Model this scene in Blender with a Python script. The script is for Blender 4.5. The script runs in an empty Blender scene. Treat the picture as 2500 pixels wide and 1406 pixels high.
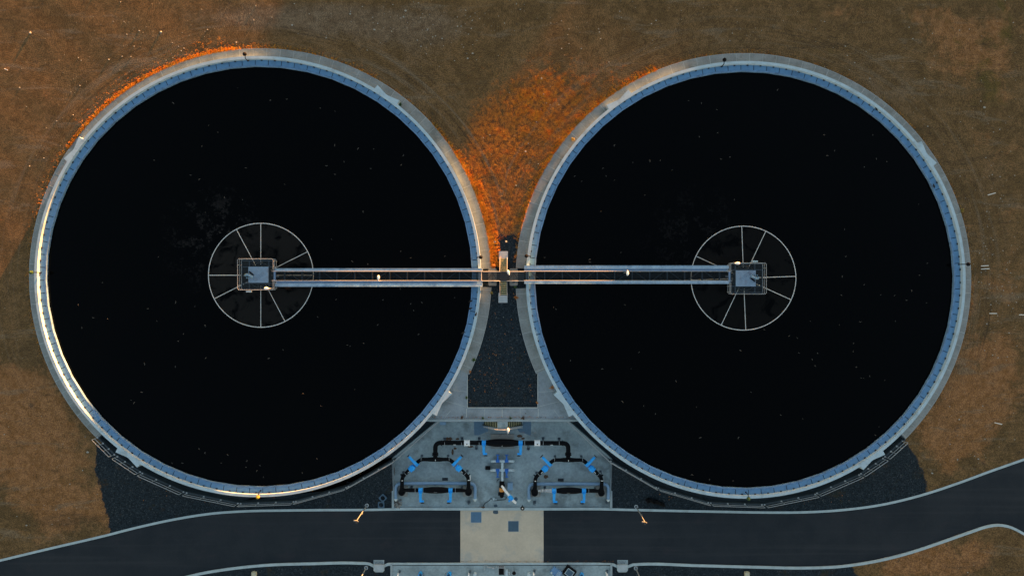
import bpy, math, random
import numpy as np
from mathutils import Vector, Matrix, geometry
random.seed(7); np.random.seed(7)
sc = bpy.context.scene
COL = sc.collection
PI = math.pi; R = math.radians
H = 76.0; S = 0.045; CX, CY = 1250.0, 703.0      # camera height, metres per photo pixel at z=0

def P(px, py, z=0.0):
    k = S*(H-z)/H
    return Vector(((px-CX)*k, (CY-py)*k, z))
def PX(n, z=0.0): return n*S*(H-z)/H

# ------------------------------------------------------------------ heights
ZR = -1.6        # road / valve yard level
UP = [(-1600,1790),(-400,1470),(0,1367),(125,1337),(250,1308),(345,1284),(440,1264),(520,1252),(600,1246.5),(700,1244.5),(800,1243.5),(900,1243),(950,1242.1),(970,1241.6),(1100,1241.5),
      (1225,1241.5),(1350,1241.5),(1475,1241.5),(1495,1242),(1600,1244.5),(1750,1247.5),(1870,1249.5),(1960,1249),(2050,1244),(2150,1231),(2250,1207),(2330,1181),(2420,1148),(2500,1120),(2900,975),(3900,620)]
LO = [(-1600,2000),(-400,1610),(300,1452),(440,1411),(500,1397),(560,1387.5),(640,1379),(760,1374.5),(880,1373.5),(902,1375),(914,1381),(925,1383),(937,1381),(947,1376),(960,1375.4),(980,1375.5),(1100,1375.5),
      (1225,1375.5),(1350,1375.5),(1465,1375.5),(1485,1376),(1497,1377),(1508,1382),(1520,1384),(1532,1382),(1545,1377),(1560,1376),(1700,1379),(1850,1383),(1960,1385),(2050,1381.5),(2130,1370),(2210,1351),
      (2290,1325),(2370,1297),(2410,1284),(2435,1280.5),(2460,1284),(2500,1303),(2560,1345),(2640,1430),(2760,1650),(2900,2100)]
UX = [p[0] for p in UP]; UY = [p[1] for p in UP]
def sstep(t):
    t = np.clip(t, 0, 1); return t*t*(3-2*t)
def zg(x, y):
    """height of the natural ground at a world position"""
    px = x/S+CX; py = CY-y/S
    ky = np.interp(px, UX, UY)
    d = (ky-py)*S
    return -1.5*(1-sstep(d/8.6))
def zgs(x, y): return float(zg(np.array([x]), np.array([y]))[0])

# ------------------------------------------------------------------ materials
MATS = {}
def col4(c): return (c[0], c[1], c[2], 1)
class NT:
    def __init__(s, m):
        s.nt = m.node_tree; s.n = s.nt.nodes; s.l = s.nt.links
    def new(s, t, **k):
        n = s.n.new(t)
        for a, b in k.items(): setattr(n, a, b)
        return n
    def put(s, sock, v):
        if isinstance(v, bpy.types.NodeSocket): s.l.new(v, sock)
        elif isinstance(v, (tuple, list)): sock.default_value = v if len(v) != 3 or sock.type != 'RGBA' else col4(v)
        else: sock.default_value = v
    def noise(s, vec, scale, detail=4, rough=.55, dist=0):
        n = s.new('ShaderNodeTexNoise'); s.put(n.inputs['Vector'], vec); n.inputs['Scale'].default_value = scale
        n.inputs['Detail'].default_value = detail; n.inputs['Roughness'].default_value = rough; n.inputs['Distortion'].default_value = dist
        return n.outputs['Fac']
    def math(s, op, a, b=0.0, clamp=False):
        n = s.new('ShaderNodeMath', operation=op); n.use_clamp = clamp; s.put(n.inputs[0], a); s.put(n.inputs[1], b); return n.outputs[0]
    def ramp(s, f, a, b, lo=0.0, hi=1.0):
        n = s.new('ShaderNodeMapRange'); n.clamp = True; n.interpolation_type = 'SMOOTHSTEP'
        s.put(n.inputs[0], f); n.inputs[1].default_value = a; n.inputs[2].default_value = b; n.inputs[3].default_value = lo; n.inputs[4].default_value = hi
        return n.outputs[0]
    def mix(s, f, a, b, mode='MIX'):
        n = s.new('ShaderNodeMix', data_type='RGBA', blend_type=mode); s.put(n.inputs[0], f); s.put(n.inputs[6], a); s.put(n.inputs[7], b); return n.outputs[2]
    def attr(s, name):
        return s.new('ShaderNodeAttribute', attribute_name=name).outputs['Fac']
    def bump(s, h, dist, strength=1.0):
        n = s.new('ShaderNodeBump'); n.inputs['Strength'].default_value = strength; n.inputs['Distance'].default_value = dist; s.put(n.inputs['Height'], h); return n.outputs[0]
def newmat(name):
    m = bpy.data.materials.new(name); m.use_nodes = True
    t = NT(m); b = t.n['Principled BSDF']
    geo = t.new('ShaderNodeNewGeometry')
    return m, t, b, geo.outputs['Position']
def simple(name, base, rough=.6, metal=0.0, var=.18, scale=2.0, bump=0.0, spec=.5, dirt=None, dirt_amt=.5, dscale=.8):
    """painted / cast surface: base colour varied by two octaves of noise, optional patches of dirt"""
    m, t, b, pos = newmat(name)
    n1 = t.noise(pos, scale, 5, .6); n2 = t.noise(pos, scale*9, 3, .6)
    f = t.math('ADD', t.math('MULTIPLY', n1, .65), t.math('MULTIPLY', n2, .35))
    lo = tuple(c*(1-var) for c in base); hi = tuple(min(1, c*(1+var)) for c in base)
    c = t.mix(t.ramp(f, .3, .7), lo, hi)
    if dirt:
        d = t.ramp(t.noise(pos, dscale, 6, .65), .52, .68)
        c = t.mix(t.math('MULTIPLY', d, dirt_amt), c, dirt)
    t.put(b.inputs['Base Color'], c); b.inputs['Roughness'].default_value = rough; b.inputs['Metallic'].default_value = metal
    b.inputs['Specular IOR Level'].default_value = spec
    if bump: t.put(b.inputs['Normal'], t.bump(n2, bump))
    MATS[name] = m
    return m

M = dict(
 rim   = simple('rim_concrete', (.40,.52,.59), .75, var=.10, scale=1.2, dirt=(.25,.31,.33), dirt_amt=.55),
 path  = simple('path_concrete', (.25,.265,.26), .85, var=.22, scale=.7, bump=.004, dirt=(.15,.15,.13), dirt_amt=.6, dscale=.5),
 apron = simple('apron_concrete', (.24,.28,.31), .85, var=.2, scale=.6, bump=.004, dirt=(.13,.15,.16), dirt_amt=.6, dscale=.45),
 joint = simple('joint_mortar', (.40,.43,.42), .85, var=.1),
 cover = simple('trough_cover', (.135,.28,.47), .75, var=.10, scale=1.5, dirt=(.09,.17,.30), dirt_amt=.5, spec=.2),
 lip   = simple('weir_lip', (.15,.27,.44), .75, var=.25, scale=2, spec=.2, dirt=(.08,.12,.2), dirt_amt=.6, dscale=1.5),
 dark  = simple('dark_gap', (.012,.014,.018), .8),
 slab  = simple('yard_concrete', (.28,.35,.37), .85, var=.28, scale=.45, bump=.003, dirt=(.11,.135,.14), dirt_amt=.7, dscale=.35),
 slabb = simple('yard_blue_patch', (.11,.19,.27), .85, var=.15, scale=.8),
 cross = simple('crossing_concrete', (.55,.46,.35), .85, var=.10, scale=.5, bump=.003, dirt=(.30,.33,.33), dirt_amt=.6, dscale=.35),
 kerb  = simple('kerb_concrete', (.40,.48,.50), .85, var=.12, scale=1.5, dirt=(.30,.34,.33), dirt_amt=.5),
 wallc = simple('retaining_wall_concrete', (.30,.36,.38), .85, var=.15, scale=1.2),
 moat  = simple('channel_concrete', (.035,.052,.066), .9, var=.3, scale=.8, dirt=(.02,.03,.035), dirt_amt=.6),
 galv  = simple('galvanised_steel', (.42,.45,.47), .45, metal=.25, var=.12, scale=3),
 rail  = simple('rail_steel', (.34,.36,.38), .6, metal=.1, var=.1, scale=3),
 beam  = simple('beam_galvanised', (.32,.45,.58), .5, metal=.0, var=.22, scale=1.1, dirt=(.12,.2,.32), dirt_amt=.5, dscale=.9),
 beam2 = simple('beam_shelf', (.16,.26,.42), .5, metal=.0, var=.15, scale=1.5),
 grate = simple('grating_dark', (.022,.034,.044), .6, metal=.2),
 joist = simple('joist_steel', (.06,.085,.11), .6, metal=.2),
 plate = simple('drive_plate', (.22,.31,.42), .5, metal=.1, var=.12, scale=2.5, dirt=(.14,.12,.15), dirt_amt=.45, dscale=1.6),
 motor = simple('motor_pale_blue', (.22,.36,.48), .35, var=.35, scale=7),
 hoop  = simple('hoop_steel', (.60,.63,.65), .5, var=.2, scale=2.5),
 white = simple('lamp_white', (.92,.92,.90), .3, var=.02),
 black = simple('black_pipe_coating', (.0040,.0048,.0065), .55, var=.35, scale=3, spec=.06),
 blk   = simple('black_rubber', (.005,.005,.006), .7, spec=.12),
 blue  = simple('valve_blue_paint', (.018,.36,.92), .38, var=.14, scale=4, spec=.4),
 blue2 = simple('valve_deep_blue_paint', (.015,.13,.48), .38, var=.2, scale=5, spec=.4),
 wpipe = simple('pale_coated_pipe', (.46,.56,.60), .4, var=.12, scale=3, dirt=(.3,.38,.42), dirt_amt=.5, dscale=2),
 gpipe = simple('blue_grey_pipe', (.17,.29,.43), .5, var=.12, scale=2.5),
 wmet  = simple('white_enamel', (.80,.82,.82), .35, var=.05),
 tag   = simple('tag_white', (.75,.75,.72), .6, var=.05),
 orange= simple('orange_paint', (.75,.28,.04), .45, var=.12),
 yellow= simple('beacon_sunlit_yellow', (.34,.24,.02), .5, var=.15, scale=8),  # dark beacon head with its sunlit yellow painted into the colour
 green = simple('beacon_olive_sunlit', (.03,.07,.01), .5, var=.3, scale=8),  # olive beacon head, sunlit green painted into the colour
 tread = simple('tread_nosing_yellow', (.42,.40,.22), .7, var=.12),
 stair = simple('tread_shadow_green', (.035,.04,.02), .8),
 pad   = simple('pale_pad_concrete', (.42,.46,.48), .85, var=.12, scale=1.5, dirt=(.25,.27,.27), dirt_amt=.5),
 foot  = simple('footing_concrete', (.27,.275,.26), .85, var=.2, scale=1.5, dirt=(.15,.12,.10), dirt_amt=.6, dscale=1.2),
 hatch = simple('hatch_steel_blue', (.075,.16,.26), .55, metal=.1, var=.12, scale=3),
 hatch2= simple('hatch_steel_dull', (.05,.10,.15), .55, metal=.1, var=.12, scale=3),
 wet   = simple('wet_patch', (.045,.075,.10), .45, var=.2, scale=2),
 rust  = simple('rust_stain', (.085,.048,.028), .8, var=.3, scale=3),
 stone = simple('pale_stone', (.34,.33,.29), .9, var=.25, scale=3),
 stoned= simple('grey_rubble', (.12,.11,.10), .9, var=.5, scale=4),
 stick = simple('white_plastic', (.72,.68,.60), .6, var=.08),
 leaf  = simple('floating_leaf', (.060,.050,.040), .8, var=.4, scale=2),
 bird  = simple('bird_feathers', (.008,.007,.007), .8),
 weedg = simple('weed_green', (.05,.10,.02), .8, var=.3, scale=8),
 weedo = simple('weed_dry_orange', (.40,.15,.03), .8, var=.3, scale=6),
 weedy = simple('weed_yellow', (.28,.20,.03), .8, var=.3, scale=6),
 pole  = simple('pole_galvanised', (.20,.22,.22), .45, metal=.1, var=.12, scale=2),
 pbox  = simple('pale_yellow_box', (.50,.46,.32), .6, var=.1),
 bbox  = simple('blue_crate', (.12,.24,.42), .5, var=.15, scale=4),
)

# dry grass : orange stalks with per tuft variation
m, t, b, pos = newmat('dry_grass')
f = t.noise(pos, 1.3, 4, .6)
c = t.mix(t.ramp(f, .35, .65), (.62,.19,.015), (.70,.34,.035))
c = t.mix(t.ramp(t.noise(pos, .35, 3), .45, .7), c, (.26,.16,.035))
t.put(b.inputs['Base Color'], c); b.inputs['Roughness'].default_value = .8; b.inputs['Specular IOR Level'].default_value = .15
M['grass'] = m

# asphalt
m, t, b, pos = newmat('asphalt')
f = t.noise(pos, .25, 5, .6); g = t.noise(pos, 22, 3, .7)
c = t.mix(t.ramp(f, .35, .65), (.0125,.017,.0225), (.0185,.0225,.028))
c = t.mix(t.ramp(g, .35, .7), c, t.mix(1.0, c, (1.5,1.5,1.45), 'MULTIPLY'))
mp = t.new('ShaderNodeMapping'); mp.inputs['Scale'].default_value = (.03, 1.4, 1); t.l.new(pos, mp.inputs[0])
c = t.mix(t.math('MULTIPLY', t.ramp(t.noise(mp.outputs[0], 1, 4), .5, .7), .3), c, (.042,.045,.050))
mp = t.new('ShaderNodeMapping'); mp.inputs['Scale'].default_value = (.3, .6, 1); t.l.new(pos, mp.inputs[0])
c = t.mix(t.math('MULTIPLY', t.ramp(t.noise(mp.outputs[0], .9, 6, .7), .58, .66), .35), c, (.034,.030,.036))
t.put(b.inputs['Base Color'], c); b.inputs['Roughness'].default_value = .9; b.inputs['Specular IOR Level'].default_value = .25
t.put(b.inputs['Normal'], t.bump(g, .006))
M['road'] = m

# ground: earth, red earth with painted low-sun orange, gravel
m, t, b, pos = newmat('earth_and_gravel')
nL = t.noise(pos, .10, 8, .68, .8); nM = t.noise(pos, .30, 10, .76, .9); nP = t.noise(pos, 1.1, 9, .78, .5); nF = t.noise(pos, 2.6, 5, .7); nG = t.noise(pos, 9.0, 3, .7)
nB = t.math('ADD', t.math('MULTIPLY', nM, .5), t.math('MULTIPLY', nP, .5))
c = t.mix(t.ramp(nB, .43, .58), (.112,.066,.026), (.184,.107,.045))
tanm = t.math('ADD', t.math('ADD', t.math('MULTIPLY', nM, .75), t.math('MULTIPLY', nL, .75)), t.attr('tan'))
c = t.mix(t.ramp(tanm, .92, 1.10), c, t.mix(t.ramp(nP, .38, .60), (.20,.092,.031), (.30,.146,.062)))
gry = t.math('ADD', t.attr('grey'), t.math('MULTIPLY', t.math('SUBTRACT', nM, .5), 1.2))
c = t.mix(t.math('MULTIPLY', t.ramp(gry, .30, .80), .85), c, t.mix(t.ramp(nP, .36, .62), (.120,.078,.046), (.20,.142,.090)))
redm = t.math('ADD', t.attr('red'), t.math('MULTIPLY', t.math('SUBTRACT', nB, .5), 2.6))
c = t.mix(t.ramp(redm, .35, .80), c, t.mix(t.ramp(nF, .35, .62), (.150,.058,.019), (.42,.135,.022)))
mp = t.new('ShaderNodeMapping'); mp.inputs['Scale'].default_value = (.10, .55, 1); mp.inputs['Rotation'].default_value = (0,0,.12); t.l.new(pos, mp.inputs[0])
sc_ = t.noise(mp.outputs[0], 1.0, 9, .75, .6)
c = t.mix(t.math('MULTIPLY', t.ramp(sc_, .54, .64), t.ramp(t.attr('red'), .35, .05, 0, .55)), c, (.20,.150,.100))
c = t.mix(t.math('MULTIPLY', t.ramp(sc_, .44, .34), .45), c, (.052,.036,.020))
# greenish weeds
nW = t.noise(pos, .22, 5, .7, 1.0)
c = t.mix(t.math('MULTIPLY', t.ramp(t.math('ADD', nW, t.attr('weed')), .62, .78), .55), c, (.085,.070,.014))
c = t.mix(t.math('MULTIPLY', t.ramp(t.noise(pos, .75, 6, .72), .60, .70), .5), c, (.035,.034,.030))
# wheel tracks following the tank curves
cmb = t.new('ShaderNodeCombineXYZ'); t.l.new(t.math('MULTIPLY', t.attr('rad'), 1.7), cmb.inputs[0]); t.l.new(t.math('MULTIPLY', t.attr('arc'), .05), cmb.inputs[1])
nT = t.noise(cmb.outputs[0], 1.0, 5, .7, .3)
trk = t.attr('track')
c = t.mix(t.math('MULTIPLY', t.ramp(nT, .50, .66), t.math('MULTIPLY', trk, .9)), c, (.175,.130,.085))
c = t.mix(t.math('MULTIPLY', t.ramp(nT, .48, .34), t.math('MULTIPLY', trk, .65)), c, (.040,.029,.019))
# speckle
c = t.mix(t.math('MULTIPLY', t.ramp(nF, .52, .40), .22), c, (.030,.024,.017))
c = t.mix(t.ramp(nG, .38, .62), t.mix(1.0, c, (.62,.62,.64), 'MULTIPLY'), t.mix(1.0, c, (1.42,1.38,1.32), 'MULTIPLY'))
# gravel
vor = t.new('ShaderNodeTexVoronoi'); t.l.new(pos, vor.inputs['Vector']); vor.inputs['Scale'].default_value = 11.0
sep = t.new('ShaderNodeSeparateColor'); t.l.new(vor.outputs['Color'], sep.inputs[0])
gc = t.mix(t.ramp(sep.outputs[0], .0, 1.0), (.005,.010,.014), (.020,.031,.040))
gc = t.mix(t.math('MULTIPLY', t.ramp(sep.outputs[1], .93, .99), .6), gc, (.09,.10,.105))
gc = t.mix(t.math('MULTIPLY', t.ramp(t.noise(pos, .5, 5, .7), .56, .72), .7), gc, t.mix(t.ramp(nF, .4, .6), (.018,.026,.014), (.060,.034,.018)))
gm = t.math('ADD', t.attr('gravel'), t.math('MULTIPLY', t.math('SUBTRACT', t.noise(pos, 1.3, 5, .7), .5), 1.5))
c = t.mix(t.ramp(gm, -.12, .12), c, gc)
t.put(b.inputs['Base Color'], c); b.inputs['Roughness'].default_value = .95; b.inputs['Specular IOR Level'].default_value = .2
hh = t.math('ADD', t.math('MULTIPLY', nF, 1.0), t.math('MULTIPLY', nG, .4))
hh = t.math('ADD', hh, t.math('MULTIPLY', nT, t.math('MULTIPLY', trk, .8)))
t.put(b.inputs['Normal'], t.bump(hh, .009))
M['ground'] = m

# water
def water_mat(name, hub, scum):
    m, t, b, pos = newmat(name)
    dist = t.new('ShaderNodeVectorMath', operation='DISTANCE'); t.l.new(pos, dist.inputs[0]); dist.inputs[1].default_value = hub
    d = dist.outputs['Value']
    n = t.noise(pos, .5, 6, .65, .8); nn = t.noise(pos, 3.5, 5, .75)
    inside = t.ramp(d, 5.75, 5.60)
    f = t.math('MULTIPLY', inside, t.ramp(n, .38, .50))
    c = t.mix(t.math('MULTIPLY', f, scum), (.0006,.0009,.0012), (.013,.012,.011))
    # loose scum drifting outside the ring
    d2 = t.new('ShaderNodeVectorMath', operation='DISTANCE'); t.l.new(pos, d2.inputs[0]); d2.inputs[1].default_value = (hub[0]-5.0, hub[1]+4.2, hub[2])
    o = t.math('MULTIPLY', t.ramp(d2.outputs['Value'], 7.5, 1.0), t.ramp(t.math('MULTIPLY', n, nn), .27, .36))
    c = t.mix(t.math('MULTIPLY', o, scum*.75), c, (.022,.020,.020))
    t.put(b.inputs['Base Color'], c); b.inputs['Roughness'].default_value = .12; b.inputs['IOR'].default_value = 1.33
    b.inputs['Specular IOR Level'].default_value = .12
    t.put(b.inputs['Normal'], t.bump(t.noise(pos, 1.6, 3), .01))
    return m

# ------------------------------------------------------------------ mesh builder
ORG = {}
class MB:
    def __init__(s): s.v=[]; s.f=[]; s.mi=[]; s.sm=[]; s.T=None; s.cm=0
    def add(s, vs, fs, smooth=False):
        k = len(s.v)
        if s.T: vs = [s.T @ Vector(v) for v in vs]
        s.v += [tuple(v) for v in vs]; s.f += [tuple(i+k for i in f) for f in fs]
        s.mi += [s.cm]*len(fs); s.sm += [smooth]*len(fs)
        return s
    def box(s, x0, x1, y0, y1, z0, z1):
        x0,x1=sorted((x0,x1)); y0,y1=sorted((y0,y1)); z0,z1=sorted((z0,z1))
        return s.add([(x0,y0,z0),(x1,y0,z0),(x1,y1,z0),(x0,y1,z0),(x0,y0,z1),(x1,y0,z1),(x1,y1,z1),(x0,y1,z1)],
              [(3,2,1,0),(4,5,6,7),(0,1,5,4),(1,2,6,5),(2,3,7,6),(3,0,4,7)])
    def prism(s, poly, z0, z1):
        a = sum(poly[i][0]*poly[(i+1)%len(poly)][1]-poly[(i+1)%len(poly)][0]*poly[i][1] for i in range(len(poly)))
        if a < 0: poly = poly[::-1]
        n = len(poly)
        f0 = z0 if callable(z0) else (lambda x,y: z0); f1 = z1 if callable(z1) else (lambda x,y: z1)
        vs = [(p[0],p[1],f0(p[0],p[1])) for p in poly]+[(p[0],p[1],f1(p[0],p[1])) for p in poly]
        fs = [tuple(range(n-1,-1,-1)), tuple(range(n,2*n))]+[(i,(i+1)%n,n+(i+1)%n,n+i) for i in range(n)]
        return s.add(vs, fs)
    def cyl(s, p0, p1, r0, r1=None, n=12, cap=True):
        r1 = r0 if r1 is None else r1
        return s.tube([p0, p1], [r0, r1], n, cap)
    def tube(s, pts, r, n=10, cap=True, closed=False):
        pts = [Vector(p) for p in pts]; m = len(pts)
        if not hasattr(r, '__len__'): r = [r]*m
        vs = []; fs = []; up = None
        for i, p in enumerate(pts):
            if closed: d = (pts[(i+1)%m]-pts[i-1])
            elif i == 0: d = pts[1]-p
            elif i == m-1: d = p-pts[-2]
            else: d = (pts[i+1]-p).normalized()+(p-pts[i-1]).normalized()
            d.normalize()
            if up is None: up = Vector((0,0,1)) if abs(d.z) < .9 else Vector((1,0,0))
            x = up.cross(d)
            if x.length < 1e-4: x = Vector((0,1,0)).cross(d)
            x.normalize(); y = d.cross(x); up = y
            for k in range(n):
                a = 2*PI*k/n; vs.append(p+(x*math.cos(a)+y*math.sin(a))*r[i])
        q = m if closed else m-1
        for i in range(q):
            for k in range(n):
                a, b2 = i*n+k, i*n+(k+1)%n; c2, d2 = ((i+1)%m)*n+(k+1)%n, ((i+1)%m)*n+k
                fs.append((a,b2,c2,d2))
        s.add(vs, fs, True)
        if cap and not closed:
            s.add(vs[:n], [tuple(range(n-1,-1,-1))]); s.add(vs[-n:], [tuple(range(n))])
        return s
    def arc(s, C, r0, r1, z0, z1, a0, a1, n, ys=1.0, close=False):
        """curved wall between radii r0<r1 and angles (deg)"""
        k = len(range(n+1)); vs = []; fs = []
        for i in range(n+1):
            a = R(a0+(a1-a0)*i/n); cc, ss = math.cos(a), math.sin(a)*ys
            for rr, zz in ((r0,z0),(r1,z0),(r1,z1),(r0,z1)): vs.append((C[0]+rr*cc, C[1]+rr*ss, zz))
        for i in range(n):
            a = i*4; b2 = a+4
            fs += [(a,a+1,b2+1,b2), (a+1,a+2,b2+2,b2+1), (a+2,a+3,b2+3,b2+2), (a+3,a,b2,b2+3)]
        if not close: fs += [(0,3,2,1), (n*4,n*4+1,n*4+2,n*4+3)]
        return s.add(vs, fs)
    def sphere(s, c, rx, ry=None, rz=None, n=12, m=8):
        ry = ry or rx; rz = rz or rx; vs = []; fs = []
        for i in range(m+1):
            th = PI*i/m
            for k in range(n):
                a = 2*PI*k/n; vs.append((c[0]+rx*math.sin(th)*math.cos(a), c[1]+ry*math.sin(th)*math.sin(a), c[2]+rz*math.cos(th)))
        for i in range(m):
            for k in range(n): fs.append((i*n+k, (i+1)*n+k, (i+1)*n+(k+1)%n, i*n+(k+1)%n))
        return s.add(vs, fs, True)
    def bbox_base(s):
        xs=[v[0] for v in s.v]; ys=[v[1] for v in s.v]; zs=[v[2] for v in s.v]
        return Vector(((min(xs)+max(xs))/2, (min(ys)+max(ys))/2, min(zs)))
    def build(s, name, mats, parent=None, origin=None):
        if not isinstance(mats, (list, tuple)): mats = [mats]
        if parent is not None: O = ORG[parent.name]
        else: O = s.bbox_base() if origin is None else Vector(origin)
        me = bpy.data.meshes.new(name)
        me.from_pydata([(v[0]-O.x, v[1]-O.y, v[2]-O.z) for v in s.v], [], s.f)
        for mm in mats: me.materials.append(mm)
        me.polygons.foreach_set('material_index', s.mi); me.polygons.foreach_set('use_smooth', s.sm)
        me.validate(); me.update()
        o = bpy.data.objects.new(name, me); COL.objects.link(o)
        if parent is not None: o.parent = parent
        else: o.location = O
        ORG[o.name] = O
        return o
def tag(o, label=None, cat=None, group=None, kind=None):
    if label: o['label'] = label
    if cat: o['category'] = cat
    if group: o['group'] = group
    if kind: o['kind'] = kind
    return o
def thing(name, loc, label, cat, group=None):
    o = bpy.data.objects.new(name, None); COL.objects.link(o); o.location = loc; o.empty_display_size = .3
    ORG[o.name] = Vector(loc); return tag(o, label, cat, group)
def single(name, mb, mats, label, cat, group=None): return tag(mb.build(name, mats), label, cat, group)
def struct(name, mb, mats): return tag(mb.build(name, mats), kind='structure')
def TR(loc, ang=0.0, sx=1): return Matrix.Translation(Vector(loc)) @ Matrix.Rotation(ang, 4, 'Z')
def copy_tree(o, parent=None):
    c = o.copy(); COL.objects.link(c); c.parent = parent
    if o.name in ORG: ORG[c.name] = ORG[o.name]
    for ch in [q for q in o.children]: copy_tree(ch, c)
    return c
def catmull(pts, step=.5):
    pts = [Vector((p[0],p[1],0)) for p in pts]; out = []
    for i in range(len(pts)-1):
        p0 = pts[max(i-1,0)]; p1 = pts[i]; p2 = pts[i+1]; p3 = pts[min(i+2,len(pts)-1)]
        l = (p2-p1).length; n = max(1, min(40, int(l/step)))
        # centripetal-ish tangents scaled to this segment
        def tan(a, b2, c2):
            d1=(b2-a).length; d2=(c2-b2).length
            if d1 < 1e-6 or d2 < 1e-6: return (c2-a)
            return ((b2-a)/d1*d2+(c2-b2)/d2*d1)/(d1+d2)
        m1 = tan(p0,p1,p2)*l if i > 0 else (p2-p1); m2 = tan(p1,p2,p3)*l if i < len(pts)-2 else (p2-p1)
        for k in range(n):
            u = k/n; u2=u*u; u3=u2*u
            out.append(p1*(2*u3-3*u2+1)+m1*(u3-2*u2+u)+p2*(-2*u3+3*u2)+m2*(u3-u2))
    out.append(pts[-1]); return out

# ------------------------------------------------------------------ tank geometry
LC = P(629,675,.8); RC = P(1821,683,.8)
TANKS = [dict(C=(LC.x,LC.y), R=24.29, ys=.986, hub=P(637,672,.3), side='left'),
         dict(C=(RC.x,RC.y), R=23.90, ys=.994, hub=P(1815,679,.3), side='right')]
def tp(T, r, deg, z=0.0):
    return Vector((T['C'][0]+r*math.cos(R(deg)), T['C'][1]+r*math.sin(R(deg))*T['ys'], z))

# handrail (top rail) polylines in photo pixels, each entry one section
RAIL_L = [((222.7,1072.3),(266.4,1116)),((271.8,1119.2),(330.4,1158.7)),((333.6,1160.8),(438.2,1207.8)),((443.5,1209.5),(572.6,1236)),
          ((577,1236),(710.4,1231.7)),((713.7,1230.9),(840.6,1196)),((844,1194.4),(958.5,1129.7))]
RAIL_R = [((1493.5,1131),(1607.7,1197)),((1611,1197.6),(1737,1234.2)),((1740.4,1234.6),(1869.8,1239)),((1874,1239),(2001.6,1213)),
          ((2003.8,1211),(2110.5,1164.7)),((2112.6,1163),(2169.8,1123.8)),((2172.4,1121.2),(2218.2,1080))]
def base_pt(px, py, h=1.1):
    q = P(px, py, 0)
    for _ in range(4):
        z = zgs(q.x, q.y); q = P(px, py, z+h)
    return Vector((q.x, q.y, z))
railL = [(base_pt(*a), base_pt(*b2)) for a, b2 in RAIL_L]
railR = [(base_pt(*a), base_pt(*b2)) for a, b2 in RAIL_R]
YL, YR_, YB = P(960,1128,ZR).x, P(1491.5,1132,ZR).x, P(0,1241,ZR).y      # yard limits
YT = P(0,1028,0).y                                                       # retaining wall front
tl = P(1073,1028,0); tr_ = P(1382.8,1028,0)
# channel + yard outline (world): starts at the end of the left path, runs round below, ends at the end of the right path
TL, TRt = TANKS
AL_END, AR_END = 225.2, -44.6
outer = [tp(TL, TL['R']+1.10, AL_END)] + [railL[0][0]]
for a, b2 in railL: outer.append(b2)
outer += [Vector((YL, railL[-1][1].y, 0)), Vector((YL, YB, 0)), Vector((YR_, YB, 0)), Vector((YR_, railR[0][0].y, 0))]
for a, b2 in railR: outer += [b2]
outer += [tp(TRt, TRt['R']+1.10, AR_END)]
inner = [tp(TRt, TRt['R']-.4, a) for a in np.arange(AR_END, -141, -3)]
inner += [Vector((tr_.x+1.5, YT, 0)), Vector((tl.x-1.5, YT, 0))]
inner += [tp(TL, TL['R']-.4, a) for a in np.arange(-40, AL_END-360+.1, -3)] + [tp(TL, TL['R']-.4, AL_END)]
HOLE = [(p.x,p.y) for p in outer+inner]

upw = catmull([P(a,b2,ZR) for a,b2 in UP]); low = catmull([P(a,b2,ZR) for a,b2 in LO])
ROAD = [(p.x,p.y) for p in upw]+[(P(3900,2100,ZR).x, P(3900,2100,ZR).y)]+[(p.x,p.y) for p in low[::-1]]

def inpoly(X, Y, poly):
    poly = np.array(poly); n = len(poly); ins = np.zeros(X.shape, bool); j = n-1
    for i in range(n):
        xi, yi = poly[i]; xj, yj = poly[j]
        if yi != yj:
            c = ((yi > Y) != (yj > Y)) & (X < (xj-xi)*(Y-yi)/(yj-yi)+xi); ins ^= c
        j = i
    return ins
def sdf(X, Y, poly):
    poly = np.array(poly); n = len(poly); d = np.full(X.shape, 1e9)
    for i in range(n):
        a = poly[i]; b2 = poly[(i+1)%n]; ab = b2-a; L = (ab**2).sum()+1e-12
        t2 = np.clip(((X-a[0])*ab[0]+(Y-a[1])*ab[1])/L, 0, 1)
        d = np.minimum(d, np.hypot(X-a[0]-t2*ab[0], Y-a[1]-t2*ab[1]))
    return np.where(inpoly(X, Y, poly), d, -d)

# ------------------------------------------------------------------ ground sheet
def densify(poly, step):
    out = []
    for i in range(len(poly)):
        a = Vector(poly[i]); b2 = Vector(poly[(i+1)%len(poly)]); n = max(1, int((b2-a).length/step))
        for k in range(n): out.append(tuple(a.lerp(b2, k/n)))
    return out
def sun_block_h(x, y):
    """height of unseen banks added beyond the upper right corner to block the low sun"""
    s_ = .5*x+.866*y; t_ = -.866*x+.5*y
    along = np.maximum(sstep((-2.5-t_)/7.0)*(1-.30*sstep((-t_-32)/4.0)*(1-sstep((-t_-41)/4.0)))*(1-.5*sstep((-t_-54)/4)), sstep((t_-12)/6.0)*sstep((41-t_)/11.0))
    along = np.maximum(along, .33*sstep((t_+25)/6)*sstep((60-t_)/10))  # low unseen ridge added to keep grazing sun off the upper ground
    across = np.exp(-((s_-92)/9.5)**2)
    return 4.6*along*across
pts = []; edges = []
for loop in (densify(HOLE, .6), densify(ROAD, 1.2)):
    k = len(pts); pts += loop; edges += [(k+i, k+(i+1)%len(loop)) for i in range(len(loop))]
xs = np.arange(-60, 60.01, .55); ys = np.arange(-34, 34.01, .55)
gx, gy = np.meshgrid(xs, ys); gp = np.stack([gx.ravel(), gy.ravel()], 1)
gp += np.random.uniform(-.08, .08, gp.shape)
cs = []
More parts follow.
